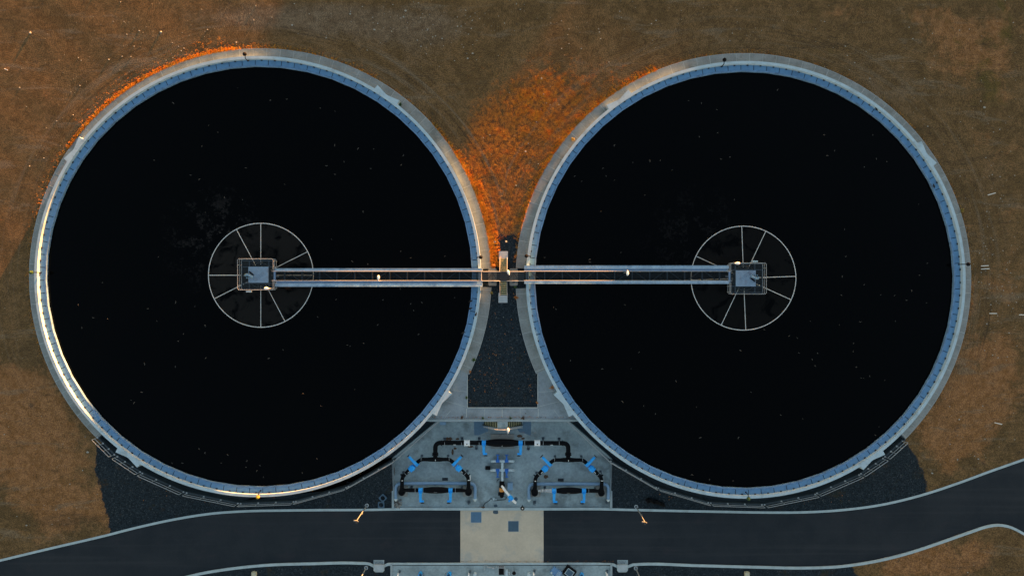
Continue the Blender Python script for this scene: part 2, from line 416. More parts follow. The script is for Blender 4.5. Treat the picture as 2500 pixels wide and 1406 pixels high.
for st, lim, inn in ((4.0, 150, (61,35)), (40.0, 900, (152,152))):
    a = np.arange(-lim, lim+.01, st); ax, ay = np.meshgrid(a, a); q = np.stack([ax.ravel(), ay.ravel()], 1)
    q = q[(abs(q[:,0]) > inn[0]) | (abs(q[:,1]) > inn[1])]; cs.append(q+np.random.uniform(-.1,.1,q.shape))
gp = np.concatenate([gp]+cs)
# drop grid points lying very close to the constraint loops
cp = np.array(pts); keep = np.ones(len(gp), bool)
for i in range(0, len(gp), 4000):
    blk = gp[i:i+4000]; d = np.min((blk[:,None,0]-cp[None,:,0])**2+(blk[:,None,1]-cp[None,:,1])**2, 1); keep[i:i+4000] = d > .05
ins = inpoly(gp[:,0], gp[:,1], HOLE) | inpoly(gp[:,0], gp[:,1], ROAD)
gp = gp[keep & ~ins]
pts += [tuple(p) for p in gp]
res = geometry.delaunay_2d_cdt([Vector(p) for p in pts], edges, [], 0, 1e-5)
V2 = np.array([tuple(v) for v in res[0]]); F2 = np.array([tuple(f) for f in res[2] if len(f) == 3])
cen = V2[F2].mean(1)
F2 = F2[~(inpoly(cen[:,0], cen[:,1], HOLE) | inpoly(cen[:,0], cen[:,1], ROAD))]
X, Y = V2[:,0], V2[:,1]
Z = zg(X, Y)+sun_block_h(X, Y)
far = np.hypot(X, Y) > 80
def vnoise(x, y, f, seed):
    return np.sin(x*f+seed)*np.sin(y*f*1.13+seed*2.1)+.5*np.sin(x*f*2.3-y*f*1.7+seed*3.3)
edge_d = np.minimum(-sdf(X, Y, [(p[0],p[1]) for p in HOLE]), -sdf(X, Y, ROAD))
tankd = np.minimum(*[np.hypot(X-T_['C'][0], (Y-T_['C'][1])/T_['ys'])-T_['R']-1.1 for T_ in TANKS])
soft = sstep(np.minimum(edge_d, np.abs(tankd))/1.5)*np.where((np.abs(X-(-.8)) < 8) & (Y > -15) & (Y < 5.6), 0, 1)*np.where(Y < P(0,1372).y, 0, 1)
Z += soft*(.010*vnoise(X, Y, .9, 1.0)+.015*vnoise(X, Y, .28, 4.0))
Z = np.where(tankd < 0, np.minimum(Z, -.05), Z)
# earth lies a hair under the path surface next to the tanks
Z = np.where((tankd < .3) | ((np.abs(X+.8) < 8) & (Y > -16) & (Y < 5.6)), Z-.03, Z)
me = bpy.data.meshes.new('ground'); me.from_pydata(np.column_stack([X,Y,Z]).tolist(), [], F2.tolist())
PXv = X/S+CX; PYv = CY-Y/S
def blob(lst, base=0.0):
    a = np.full(X.shape, base)
    for bx, by, rx, ry, w in lst: a = a+w*np.exp(-(((PXv-bx)/rx)**2+((PYv-by)/ry)**2))
    return a
A_gravel = np.full(X.shape, -9.0)
Pg = lambda l: [(P(a,b2).x, P(a,b2).y) for a,b2 in l]
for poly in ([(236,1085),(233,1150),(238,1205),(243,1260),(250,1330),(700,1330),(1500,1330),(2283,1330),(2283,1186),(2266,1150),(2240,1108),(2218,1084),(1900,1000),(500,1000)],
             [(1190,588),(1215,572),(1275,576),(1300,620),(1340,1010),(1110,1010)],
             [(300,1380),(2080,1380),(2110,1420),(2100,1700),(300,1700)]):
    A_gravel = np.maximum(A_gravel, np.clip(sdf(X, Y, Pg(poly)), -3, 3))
A_tan = blob([(2400,700,120,500,.10),(2200,60,260,60,.08),(60,1000,120,300,.08),(60,1080,170,190,.34),(170,1250,120,90,.30),(110,230,60,35,.25),(380,160,60,35,.12),(1170,175,60,30,.22),(1560,80,70,60,.06),(2400,110,160,130,.30),(2420,300,80,120,.16),
              (2480,520,60,60,.12),(2330,760,40,260,.16),(2330,1050,120,100,.42),(2440,900,90,120,.28),(2300,1380,160,60,.45),(2050,30,160,30,.2),(2150,330,60,60,-.2),(150,480,120,120,-.12),
              (640,60,260,60,-.12),(1250,60,200,80,-.1),(30,950,60,60,.2),(2420,500,60,150,-.05)], .0)
A_grey = blob([(640,40,260,40,.75),(860,60,260,70,.35),(1010,190,110,140,.45),(1100,60,120,60,.25),(1900,150,260,60,.25),(2200,200,160,160,.15),(340,190,160,90,.32),(150,420,160,120,.30),(950,60,200,50,.35),(2180,240,150,90,.35),(2440,420,80,70,.4),(2410,620,90,140,.32),(1650,90,180,50,.22),  # grey-tan soil, also lightened along the shaded band to offset its shade
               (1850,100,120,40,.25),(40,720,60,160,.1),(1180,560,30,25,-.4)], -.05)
A_red = blob([(1310,260,140,120,.72),(1240,430,100,130,.75),(1410,230,120,60,.42),(1225,540,60,50,.6),(1180,330,80,90,.4),(1160,420,30,80,.3),(1360,330,60,60,.3),(2350,1370,140,40,.3),(2340,1060,120,70,.22),(130,1200,120,80,.15),(400,170,80,40,-.1)], -.12)  # reddish soil, with the low sun's orange painted into the wedge
A_weed = blob([(2420,150,130,160,.10),(300,330,60,60,.05),(2250,40,200,60,.10),(1700,180,150,60,.05),(1350,30,200,50,.06),(120,380,60,120,.06),(2380,200,100,100,.05)], -.02)
dL = np.hypot(X-TL['C'][0], (Y-TL['C'][1])/.986); dR = np.hypot(X-TRt['C'][0], Y-TRt['C'][1])
useL = (dL-TL['R']) < (dR-TRt['R'])
A_rad = np.where(useL, dL, dR); A_arc = np.where(useL, np.arctan2(Y-TL['C'][1], X-TL['C'][0])*dL, np.arctan2(Y-TRt['C'][1], X-TRt['C'][0])*dR)
off = A_rad-np.where(useL, TL['R'], TRt['R'])
A_trk = np.exp(-((off-3.4)/2.0)**2)*np.where(Y > -8, 1.0, .3)*np.clip(.55+blob([(850,120,260,120,.6),(1200,420,60,160,.6),(1230,300,120,120,.4),(1080,330,60,120,.5),(400,180,200,90,.35),(1900,120,200,60,.5),(2380,800,60,220,.45),(2200,300,90,90,-.3)]), 0, 1)
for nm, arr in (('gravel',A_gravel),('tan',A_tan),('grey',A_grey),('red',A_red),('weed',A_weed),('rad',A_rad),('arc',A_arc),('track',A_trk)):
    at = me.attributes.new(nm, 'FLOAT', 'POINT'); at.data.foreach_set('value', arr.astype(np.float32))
me.polygons.foreach_set('use_smooth', [True]*len(me.polygons)); me.materials.append(M['ground']); me.update()
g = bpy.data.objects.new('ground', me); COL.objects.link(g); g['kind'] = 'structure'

# ------------------------------------------------------------------ road, kerbs, crossing
mb = MB(); mb.add([(x,y,ZR) for x,y in ROAD], [tuple(range(len(ROAD)-1,-1,-1))]); rd = mb.build('road', M['road'], origin=(0,0,ZR)); tag(rd, kind='structure')
me = rd.data
if me.polygons[0].normal.z < 0: me.flip_normals()
def strip(mb, pl, off0, off1, z0, z1):
    n = len(pl); L = []; Rr = []
    for i, p in enumerate(pl):
        d = (pl[min(i+1,n-1)]-pl[max(i-1,0)]); d.z = 0; d.normalize(); nn = Vector((-d.y, d.x, 0))
        L.append(p+nn*off0); Rr.append(p+nn*off1)
    vs = []; fs = []
    for i in range(n):
        for q, zz in ((L[i],z0),(Rr[i],z0),(Rr[i],z1),(L[i],z1)): vs.append((q.x,q.y,zz))
    for i in range(n-1):
        a = i*4; b2 = a+4; fs += [(b2,b2+1,a+1,a), (b2+1,b2+2,a+2,a+1), (b2+2,b2+3,a+3,a+2), (b2+3,b2,a,a+3)]
    fs += [(0,1,2,3), (n*4-1,n*4-2,n*4-3,n*4-4)]
    mb.add(vs, fs); return mb
KT = ZR+.13
fin = lambda pl, a, b2: [p for p in pl if a < p.x < b2]
mb = MB(); strip(mb, fin(upw,-110,110), -.13, .13, ZR-.2, KT); struct('kerb', mb, M['kerb'])
loL = [p for p in low if -110 < p.x < P(915,0,ZR).x]; loM = [p for p in low if P(936,0,ZR).x < p.x < P(1510,0,ZR).x]; loR = [p for p in low if p.x > P(1530,0,ZR).x and p.y > -60]
mb = MB(); [strip(mb, q, -.14, .14, ZR-.2, KT) for q in (loL, loM, loR)]; struct('kerb', mb, M['kerb'])
mb = MB()
a = P(1124,1243.5,ZR); b2 = P(1327,1373,ZR)
mb.box(a.x, b2.x, b2.y, a.y, ZR-.1, ZR+.006); struct('crossing_slab', mb, M['cross'])
mb = MB(); mb.cm = 0
for xx in (1104, 1346):
    q = P(xx,0,ZR).x; mb.box(q-.02, q+.02, b2.y, a.y-.05, ZR+.002, ZR+.005)
struct('road_seam', mb, M['dark'])

# ------------------------------------------------------------------ yard slab and channel floor
mb = MB()
yz = ZR-.004
poly = [(YL,YB),(YR_,YB),(YR_,railR[0][0].y),(tr_.x,YT),(tl.x,YT),(YL,railL[-1][1].y)]
mb.prism(poly, ZR-.3, yz)
struct('yard_slab', mb, M['slab'])
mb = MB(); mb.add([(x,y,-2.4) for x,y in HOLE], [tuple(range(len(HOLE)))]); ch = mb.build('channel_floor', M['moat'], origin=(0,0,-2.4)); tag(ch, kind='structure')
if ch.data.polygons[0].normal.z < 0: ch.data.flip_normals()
# channel outer wall: one wall thing per tank, from the path end down to the yard
def wallrun(mb, pl, th, z0, zt):
    for i in range(len(pl)-1):
        a = pl[i]; b2 = pl[i+1]; d = (b2-a); d.z = 0; d.normalize(); n = Vector((-d.y,d.x,0))*th/2
        q = [a-n, b2-n, b2+n, a+n]
        vs = [(p.x,p.y,z0) for p in q]+[(q[k].x,q[k].y, zt((a,b2,b2,a)[k])) for k in range(4)]
        mb.add(vs, [(3,2,1,0),(4,5,6,7),(0,1,5,4),(1,2,6,5),(2,3,7,6),(3,0,4,7)])
for T_, rl, nm, endd in ((TL, railL, 'left', AL_END), (TRt, railR, 'right', AR_END)):
    pl = [rl[0][0]]+[b3 for _, b3 in rl]
    mb = MB(); wallrun(mb, [Vector((p.x,p.y,0)) for p in pl], .16, -2.4, lambda p: zgs(p.x,p.y)+.03)
    e0 = tp(T_, T_['R']-.1, endd); e1 = tp(T_, T_['R']+1.12, endd); tip = rl[0][0] if nm == 'left' else rl[-1][1]
    wallrun(mb, [e0, e1, Vector((tip.x,tip.y,0))], .14, -2.4, lambda p: -.03)
    if nm == 'left': pl2 = [Vector((YL, rl[-1][1].y,0)), Vector((tl.x,YT,0))]
    else: pl2 = [Vector((YR_, rl[0][0].y,0)), Vector((tr_.x,YT,0))]
    mb2 = MB(); wallrun(mb2, pl2, .16, -2.4, lambda p: ZR+.35)
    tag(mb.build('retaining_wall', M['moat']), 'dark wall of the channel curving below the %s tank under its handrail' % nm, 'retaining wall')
    tag(mb2.build('retaining_wall', M['wallc']), 'thin slanting wall on the %s edge of the valve yard beside the tank' % nm, 'retaining wall')
# yard side walls
for xx, nm in ((YL,'left'),(YR_,'right')):
    mb = MB(); y1 = (railL[-1][1] if nm == 'left' else railR[0][0]).y
    mb.box(xx-.12, xx+.12, YB-.02, y1, -2.4, -1.36)
    tag(mb.build('low_wall', M['wallc']), 'straight low concrete wall between the valve yard and the %s gravel bed' % nm, 'low wall')
mb = MB(); mb.box(YL+.12, YR_-.12, YB-.14, YB+.02, ZR-.2, ZR+.02); struct('yard_edge_strip', mb, M['kerb'])

# ------------------------------------------------------------------ paths round the tanks
JN = 'path'
def ring_path(T_, a0, a1):
    mb = MB(); n = max(2, int(abs(a1-a0)/1.7)); r0, r1 = T_['R']-.05, T_['R']+1.09
    mb.arc(T_['C'], r0, r1, -.22, .0, a0, a1, n, T_['ys']); mb.cm = 1
    step = 3.4; k = 0; a = math.ceil(a0/step)*step
    while a < a1:
        w = .030 if k % 3 else .05
        mb.arc(T_['C'], r0+.04, r1+.004, -.03, .004, a-math.degrees(w/r1)/2, a+math.degrees(w/r1)/2, 1, T_['ys']); a += step; k += 1
    # pale arris along the outer edge
    mb.arc(T_['C'], r1+.001, r1+.035, -.2, -.006, a0, a1, n, T_['ys'])
    return mb
for T_, segs in ((TL, ((2.0, AL_END), (-25.4,-2.7))), (TRt, ((AR_END, 177.0), (182.2, 204.5)))):
    mb = MB()
    for a0, a1 in segs:
        q = ring_path(T_, a0, a1); mb2 = q; k = len(mb.v)
        mb.v += q.v; mb.f += [tuple(i+k for i in f) for f in q.f]; mb.mi += q.mi; mb.sm += q.sm
    struct('path', mb, [M['path'], M['joint']])
# apron between the tanks
a1, a2, a3, a4 = P(1141,915), P(1141,995), P(1313,995), P(1313,912)
yb = YT+.18
lin = [tp(TL, TL['R']-.3, a) for a in (-25.4,-30,-35,-40)]; rin = [tp(TRt, TRt['R']-.3, a) for a in (220,215,210,204.5)]
poly = [tp(TL,TL['R']+1.09,-25.4), a1, a2, a3, a4, tp(TRt,TRt['R']+1.09,204.5)] + rin[::-1] + [Vector((P(1412,0).x,yb,0)), Vector((P(1041,0).x,yb,0))] + lin[::-1]
mb = MB(); mb.prism([(p.x,p.y) for p in poly], -.22, .001); mb.cm = 1
def line(mb, p, q, w=.045, z=.006):
    d = (q-p).normalized(); n = Vector((-d.y,d.x,0))*w/2
    mb.prism([((p-n).x,(p-n).y),((q-n).x,(q-n).y),((q+n).x,(q+n).y),((p+n).x,(p+n).y)], -.02, z)
for a, b2 in (((1102,952),(1139,956)),((1088,978),(1138,993)),((1316,957),(1356,954)),((1316,992),(1372,978)),((1139,997),(1139,1019)),((1183,998),(1183,1020)),((1226,998),(1226,1020)),((1270,998),(1270,1020)),((1314,997),(1314,1019)),((1100,1002),(1085,1020)),((1352,1000),(1368,1020))):
    line(mb, P(*a), P(*b2), .07 if a[0] in (1139,1226,1314) else .035)
for a, b2 in ((a1,a2),(a2,a3),(a3,a4)): line(mb, a, b2, .09, .03)
struct('apron', mb, [M['apron'], M['joint']])
# retaining wall at the head of the yard
mb = MB(); xl, xr = P(1041,0,.1).x, P(1411,0,.1).x
mb.box(xl, xr, YT, YT+.14, -2.4, .06); mb.box(xl+.1, xr-.1, YT+.145, YT+.21, -.3, .10)
mb.cm = 1; mb.box(xl+.3, xr-.3, YT-.05, YT-.002, -.25, -.02)
q0, q1 = P(1218,0).x, P(1237,0).x
tag(mb.build('retaining_wall', [M['wallc'], M['galv']]), 'long straight concrete wall between the apron and the sunken valve yard', 'retaining wall')

# ------------------------------------------------------------------ tanks
for T_ in TANKS:
    C, Ro, ysx, side = T_['C'], T_['R'], T_['ys'], T_['side']
    root = thing('settling_tank', (C[0],C[1],0), 'round open %s concrete settling tank of still black water' % side, 'tank', 'settling tanks')
    T_['root'] = root
    mb = MB(); mb.arc(C, Ro-.31, Ro, -2.4, .8, 0, 360, 208, ysx, close=True); mb.build('rim_wall', M['rim'], root)
    # covers: polygon inner edge of 52 sides, 104 panels
    N = 104; ri = Ro-1.00; vs = []; fs = []; mb = MB()
    def ir(a):   # inner radius on a 52-gon
        w = 2*PI/52; ph = (a % w)-w/2; return ri*math.cos(w/2)/math.cos(ph)*1.0
    a0 = R(1.0)
    zc = .40
    for k in range(N):
        b0 = a0+2*PI*k/N; b1 = a0+2*PI*(k+1)/N; g_ = .0016
        p = []
        for (aa, rr) in ((b0+g_, ir(b0-a0)+.17), (b1-g_, ir(b1-a0)+.17), (b1-g_, Ro-.315), (b0+g_, Ro-.315)):
            p.append((C[0]+rr*math.cos(aa), C[1]+rr*math.sin(aa)*ysx))
        mb.prism(p, zc-.03, zc)
    mb.cm = 1
    for k in range(N):
        aa = a0+2*PI*(k+.5)/N; p = Vector((C[0]+(Ro-.37)*math.cos(aa), C[1]+(Ro-.37)*math.sin(aa)*ysx, zc+.05)); mb.T = TR(p, aa)
        mb.box(-.05,.06,-.09,.09,-.05,.04)
    mb.T = None
    mb.build('cover_ring', [M['cover'], M['dark']], root)
    mb = MB(); vs = []
    for k in range(N):
        b0 = a0+2*PI*k/N; b1 = a0+2*PI*(k+1)/N
        p = [(C[0]+rr*math.cos(aa), C[1]+rr*math.sin(aa)*ysx) for aa, rr in ((b0, ir(b0-a0)), (b1, ir(b1-a0)), (b1, ir(b1-a0)+.155), (b0, ir(b0-a0)+.155))]
        mb.prism(p, .02, zc+.02)
    mb.build('weir_lip', M['lip'], root)
    mb = MB()
    mb.arc(C, ri+.10, Ro-.30, .05, zc-.05, 0, 360, 104, ysx, close=True)          # dark bed seen through the joints
    mb.build('trough_bed', M['dark'], root)
    angs = (54.9,145,234.7,325.1) if side == 'left' else (125,35,214.5,305)
    for an in angs:
        mb = MB(); p = tp(T_, Ro, an); mb.T = TR((p.x,p.y,0), R(an)-PI/2)
        z0 = -.1 if an < 180 or (side=='right' and an==214.5) or (side=='left' and an==325.1) else -2.4
        mb.prism([(-1.5,-.06),(-1.44,.44),(-.12,.16),(.12,.16),(1.44,.44),(1.5,-.06)], z0, .796)
        mb.build('buttress', M['rim'], root)
    # water
    mb = MB(); n = 104
    mb.add([(C[0]+(ri+.05)*math.cos(2*PI*k/n), C[1]+(ri+.05)*math.sin(2*PI*k/n)*ysx, .12) for k in range(n)], [tuple(range(n))])
    struct('water', mb, water_mat('water_'+side, (T_['hub'].x, T_['hub'].y, .12), 1.0 if side == 'left' else .45))

# ------------------------------------------------------------------ skimmer rings
for T_, a_off in ((TL, 0.0), (TRt, 1.0)):
    hb = T_['hub']; r = PX(128,.3)
    root = thing('skimmer_ring', (hb.x,hb.y,.12), 'thin pale metal hoop with radiating spokes at the centre of the %s tank' % T_['side'], 'skimmer ring', 'skimmer rings')
    mb = MB(); nseg = 96; mb.tube([(hb.x+r*math.cos(2*PI*k/nseg), hb.y+r*math.sin(2*PI*k/nseg)*.99, .30) for k in range(nseg)], .044, 6, closed=True); mb.build('hoop', M['hoop'], root)
    sp = (0,26.9,90,117.8,180,207,270,297.5) if T_['side'] == 'left' else (2,64.8,92,155,182,244.7,272.4,335.3)
    for a in sp:
        mb = MB(); ca, sa = math.cos(R(a)), math.sin(R(a)); mb.tube([(hb.x+1.1*ca, hb.y+1.1*sa, .34), (hb.x+r*ca, hb.y+r*sa*.99, .34)], .036, 6); mb.build('spoke', M['hoop'], root)
    mb = MB(); mb.cyl((hb.x,hb.y,.0),(hb.x,hb.y,.45),1.15,1.15,24); mb.build('centre_column', M['grate'], root)

# ------------------------------------------------------------------ access bridges with drive platforms
def bridge(T_, ang, L, dyb, label):
    hb = T_['hub']; root = thing('access_bridge', (hb.x,hb.y,0), label, 'access bridge', 'access bridges')
    X0 = TR((hb.x,hb.y,0), ang); k = .0443
    def B(): m_ = MB(); m_.T = X0; return m_
    XP = X0 @ Matrix.Translation((7*k,0,0))
    def BP(): m_ = MB(); m_.T = XP; return m_
    u = lambda n: n*k
    xs0, xs1 = u(42), L           # bridge start (by the platform) and end
    dz = 1.0
    # side beams and shelf
    b_ = B(); b_.box(xs0, xs1, u(10.6)+dyb, u(17)+dyb, .75, 1.18); b_.box(xs0, xs1, u(17)+dyb, u(17.8)+dyb, .70, 1.24); b_.build('side_beam', M['beam'], root)
    b_ = B(); b_.box(xs0, xs1, u(-26.3)+dyb, u(-18.8)+dyb, .75, 1.18); b_.box(xs0, xs1, u(-26.9)+dyb, u(-26.3)+dyb, .7, 1.24); b_.build('side_beam', M['beam'], root)
    b_ = B(); b_.box(xs0, xs1, u(-18.5)+dyb, u(-13)+dyb, .78, 1.0)
    x = xs0+1.5
    while x < xs1: b_.box(x, x+.07, u(-18.5)+dyb, u(-13)+dyb, 1.002, 1.05); x += 2.9
    b_.build('cable_shelf', M['beam2'], root)
    # joists, diagonals
    b_ = B(); x = xs0+.9; i = 0; yt, ybm = u(10.4)+dyb, u(-12.8)+dyb
    while x < xs1-.1:
        b_.box(x-.05, x+.05, ybm, yt, .62, .9)
        if x+1.9 < xs1:
            p, q = ((x+.25, ybm), (x+1.65, yt)) if i % 2 else ((x+.25, yt), (x+1.65, ybm))
            b_.tube([(p[0],p[1],.70),(q[0],q[1],.70)], .035, 6)
        x += 1.9; i += 1
    b_.box(xs0, xs1, (yt+ybm)/2-.015, (yt+ybm)/2+.015, .55, .6)
    b_.build('floor_frame', M['joist'], root)
    b_ = B(); n = 9
    for j in range(n):
        y = ybm+(yt-ybm)*(j+.5)/n; b_.box(xs0, xs1, y-.013, y+.013, .93, .99)
    b_.build('deck_grating', M['grate'], root)
    # handrails
    for yy in (u(10.2)+dyb, u(-12.4)+dyb):
        b_ = B()
        for zz, rr in ((2.1,.026),(1.55,.018)): b_.tube([(xs0-.05,yy,zz),(xs1+.05,yy,zz)], rr, 6)
        x = xs0+.1
        while x < xs1: b_.cyl((x,yy,.95),(x,yy,2.1),.024,n=6); x += 1.9
        b_.build('handrail', M['rail'], root)
    # platform
    px0, px1, py0, py1 = u(-49), u(30.5), u(-35.5), u(36.5)
    b_ = BP()
    for a, c2, d2, e2 in ((px0,px1,py0,py0+.08),(px0,px1,py1-.08,py1),(px0,px0+.08,py0,py1),(px1-.08,px1,py0,py1)): b_.box(a,c2,d2,e2,.80,1.02)
    for xx in (u(-30), u(18)): b_.box(xx-.04,xx+.04,py0,py1,.74,.98)
    for yy in (u(-20),u(20)): b_.box(px0,px1,yy-.04,yy+.04,.72,.97)
    for xx in (u(-44),u(-37)):
        pass
    b_.build('platform_frame', M['joist'], root)
    b_ = BP(); y = py0+.1
    while y < py1-.1: b_.box(px0+.08,px1-.08,y-.02,y+.02,.92,.985); y += .105
    b_.build('platform_grating', M['grate'], root)
    b_ = B(); b_.tube([(u(30)*math.cos(2*PI*q/40), u(30)*math.sin(2*PI*q/40), .6) for q in range(40)], .05, 6, closed=True)
    for q in range(6): aa = q*PI/3+.3; b_.tube([(u(22)*math.cos(aa),u(22)*math.sin(aa),.6),(u(30)*math.cos(aa+.1),u(30)*math.sin(aa+.1),.6)], .05, 6)
    b_.cyl((0,0,.1),(0,0,.95),u(21),u(21),28); b_.build('cage_ring', M['joist'], root)
    b_ = BP(); b_.box(u(-31),u(17.5),u(-18.5),u(20.5),1.0,1.12); q = b_.build('drive_plate', M['plate'], root)
    b_ = BP()
    for j in range(26):
        c0 = -30+j*1.85
        xa, xb = c0, min(c0+12, 16.5)
        if -30 < xa < 15: b_.tube([(u(xa), u(-14+j*.6), 1.125),(u(xb), u(-14+j*.6+ (xb-xa)*-1.0 if False else -14+j*.6+(xb-xa)),1.125)], .008, 4)
    b_ = BP()
    for j in range(12):
        x0 = -14+j*2.2
        b_.tube([(u(x0-6),u(-9+j*1.6),1.122),(u(x0+1),u(-16+j*1.6),1.122)], .008, 4)
    b_.build('plate_ribs', M['joist'], q)
    # motor and gearbox
    b_ = BP(); mx, my = u(-30), u(-2)
    b_.box(mx-.22,mx+.05,my-.05,my+.25,1.13,1.45); b_.cyl((mx+.05,my+.08,1.35),(mx+.50,my-.10,1.35),.11,.11,14); b_.cyl((mx-.3,my+.05,1.35),(mx-.02,my+.15,1.62),.10,.12,12)
    for j in range(4): b_.cyl((mx-.15+.22*j,my-.2-.03*(j%2),1.13),(mx-.15+.22*j,my-.2-.03*(j%2),1.38),.055,.05,8)
    b_.sphere((mx+.1,my+.14,1.62),.10,n=10,m=6); q = b_.build('drive_motor', M['motor'], root)
    b_ = BP(); b_.prism([(mx+.02,my+.50),(mx+.10,my+.52),(mx+.62,my+.10),(mx+.45,my+.08),(mx+.15,my+.28)],1.125,1.20); b_.build('gear_guard', M['blk'], q)
    # platform rails (with rounded corners)
    rx0, rx1, ry0, ry1 = u(-48.8), u(37), u(-36), u(39)
    def rr(pts, z, r_):
        b_.tube([(a,c2,z) for a,c2 in pts], r_, 6)
    def loop(c_=.14):
        gy0, gy1 = u(-10)+dyb, u(14)+dyb
        top = [(rx1, gy1),(rx1, ry1-c_),(rx1-c_, ry1),(rx0+c_, ry1),(rx0, ry1-c_),(rx0, ry0+c_),(rx0+c_, ry0),(rx1-c_, ry0),(rx1, ry0+c_),(rx1, gy0)]
        return top
    b_ = BP()
    rr(loop(), 2.1, .028); rr(loop(), 1.6, .022); rr(loop(), 1.08, .02)
    for (a, c2) in ((rx0,u(-24)),(rx0,u(24)),(rx0,0),(u(-25),ry0),(0,ry0),(u(-25),ry1),(0,ry1),(rx1,u(20)),(rx1,u(-20)),(rx1,u(34)),(rx1,u(-32))): b_.cyl((a,c2,.85),(a,c2,2.1),.026,n=6)
    b_.build('platform_rail', M['rail'], root)
    b_ = BP(); b_.box(u(-28),u(-21),u(-41.5),u(-38.5),1.9,2.15); b_.box(u(-20.5),u(-16),u(-42),u(-38),1.85,2.1); b_.cyl((u(-24),u(-37),1.9),(u(-24),u(-39),1.9),.03,n=6); b_.build('control_box', M['wpipe'], root)
    b_ = B(); b_.cyl((xs0-.2,dyb-.02,.3),(xs0+.1,dyb-.02,.3),.1,n=8); b_.box(xs0-.28, xs0-.02, u(-14)+dyb, u(14)+dyb, .86, 1.01); b_.build('gangway_plate', M['beam2'], root)
    return root
e1 = P(1178,672,1).x-TL['hub'].x; e2 = TRt['hub'].x-P(1280,677,1).x
bridge(TL, 0.0, e1, -.06, 'long lattice walkway bridge with square drive platform over the left tank')
bridge(TRt, PI, e2, -.16, 'long lattice walkway bridge with square drive platform over the right tank')

# ------------------------------------------------------------------ crossover walkway
cw0 = P(1228.5,674.5,1.0)
root = thing('crossover_walkway', (cw0.x,cw0.y,0), 'cross-shaped steel walkway with two short yellow-edged stairs joining the bridges', 'walkway')
xa, xb = P(1178.5,0,1).x, P(1279.5,0,1).x; yT, yB = P(0,663.5,1).y, P(0,686,1).y; sx0, sx1 = P(1220.5,0,1).x, P(1238,0,1).x
mb = MB()
for j in range(9):
    y = yB+(yT-yB)*(j+.5)/9; mb.box(xa, xb, y-.035, y+.035, .93, .985)
mb.build('deck_grating', M['grate'], root)
mb = MB(); mb.box(sx0,sx1,yB+.02,yT-.02,.88,.925); mb.build('landing_plate', M['grate'], root)
mb = MB(); mb.box(xa,xb,yT-.02,yT+.05,.78,.98); mb.box(xa,xb,yB-.05,yB+.02,.78,.98); mb.build('edge_beam', M['joist'], root)
def rail_poly(mb, pts, hs=(1.1,.55), rad=.032):
    for h in hs: mb.tube([(p[0],p[1],p[2]+h) for p in pts], rad if h > 1 else rad*.7, 6)
    for p in pts: mb.cyl((p[0],p[1],p[2]),(p[0],p[1],p[2]+1.1),.024,n=6)
yt2 = P(0,629.5,0).y; yb2 = P(0,722,0).y
for sgn, yy, yo in ((1,yT,yt2),(-1,yB,yb2)):
    for xe, xs_ in ((xa,sx0),(xb,sx1)):
        mb = MB(); rail_poly(mb, [(xe,yy,.95),((xe+xs_)/2,yy,.95),(xs_,yy,.95),(xs_,yo,.02)]); mb.build('handrail', M['rail'], root)
mb = MB(); mb.tube([(xa-.1,yB,2.1),(xa-.1,yT,2.1)], .03, 6); mb.tube([(xa-.1,yB,1.5),(xa-.1,yT,1.5)], .02, 6); mb.cyl((xa-.1,yT,1.4),(xa-.1,yT,2.12),.025,n=6); mb.build('gate', M['rail'], root)
for sgn, yy, yo, nm in ((1,yT,yt2,'upper'),(-1,yB,yb2,'lower')):
    mb = MB()
    for xx in (sx0+.03, sx1-.03):
        mb.tube([(xx,yy,.86),(xx,yo,-.0)], .05, 4)
    mb.prism([(sx0+.08,yy),(sx1-.08,yy),(sx1-.08,yo),(sx0+.08,yo)], lambda x,y: -.02, lambda x,y: .02+.72*(y-yo)/(yy-yo))
    st = mb.build('stair', M['stair'], root)
    for j in range(7):
        f = (j+.2)/7; y = yy+(yo-yy)*f; z = .98-.94*f; mb = MB(); mb.box(sx0+.05,sx1-.05,y-.05,y+.05,z-.04,z); mb.build('tread', M['tread'], st)
for cxp, nm in ((1202.5,'left'),(1254,'right')):
    c = P(cxp, 676.5, 0); mb = MB(); w, h2 = PX(10), PX(21); ch_ = .09
    mb.prism([(c.x-w+ch_,c.y-h2),(c.x+w-ch_,c.y-h2),(c.x+w,c.y-h2+ch_),(c.x+w,c.y+h2-ch_),(c.x+w-ch_,c.y+h2),(c.x-w+ch_,c.y+h2),(c.x-w,c.y+h2-ch_),(c.x-w,c.y-h2+ch_)], -.1, .22)
    single('concrete_footing', mb, M['foot'], 'oblong concrete block under the %s arm of the crossing walkway' % nm, 'footing', 'walkway footings')
    mb = MB(); x = c.x
    mb.tube([(x,yT-.1,.8),(x-.42,yT-.75,.80)], .04, 5); mb.tube([(x,yT-.1,.8),(x+.42,yT-.75,.80)], .04, 5); mb.tube([(x,yT-.1,.75),(x,yB-.15,.75)], .03, 5)
    mb.cyl((x,yB-.05,.22),(x,yB-.05,.78),.05,n=8); mb.cyl((x,yT+.02,.22),(x,yT+.02,.78),.05,n=8); mb.box(x-.12,x+.12,yB-.18,yB+.08,.22,.26)
    mb.build('support_frame', M['joist'], root)
for (x0,y0,x1,y1,nm) in ((1218,613.5,1240,633,'upper'),(1217,715,1239,739,'lower')):
    a = P(x0,y0); b2 = P(x1,y1); mb = MB(); mb.box(a.x,b2.x,b2.y,a.y,-.1,.045)
    single('concrete_pad', mb, M['pad'], 'pale square concrete pad at the foot of the %s walkway stair' % nm, 'concrete pad', 'stair pads')

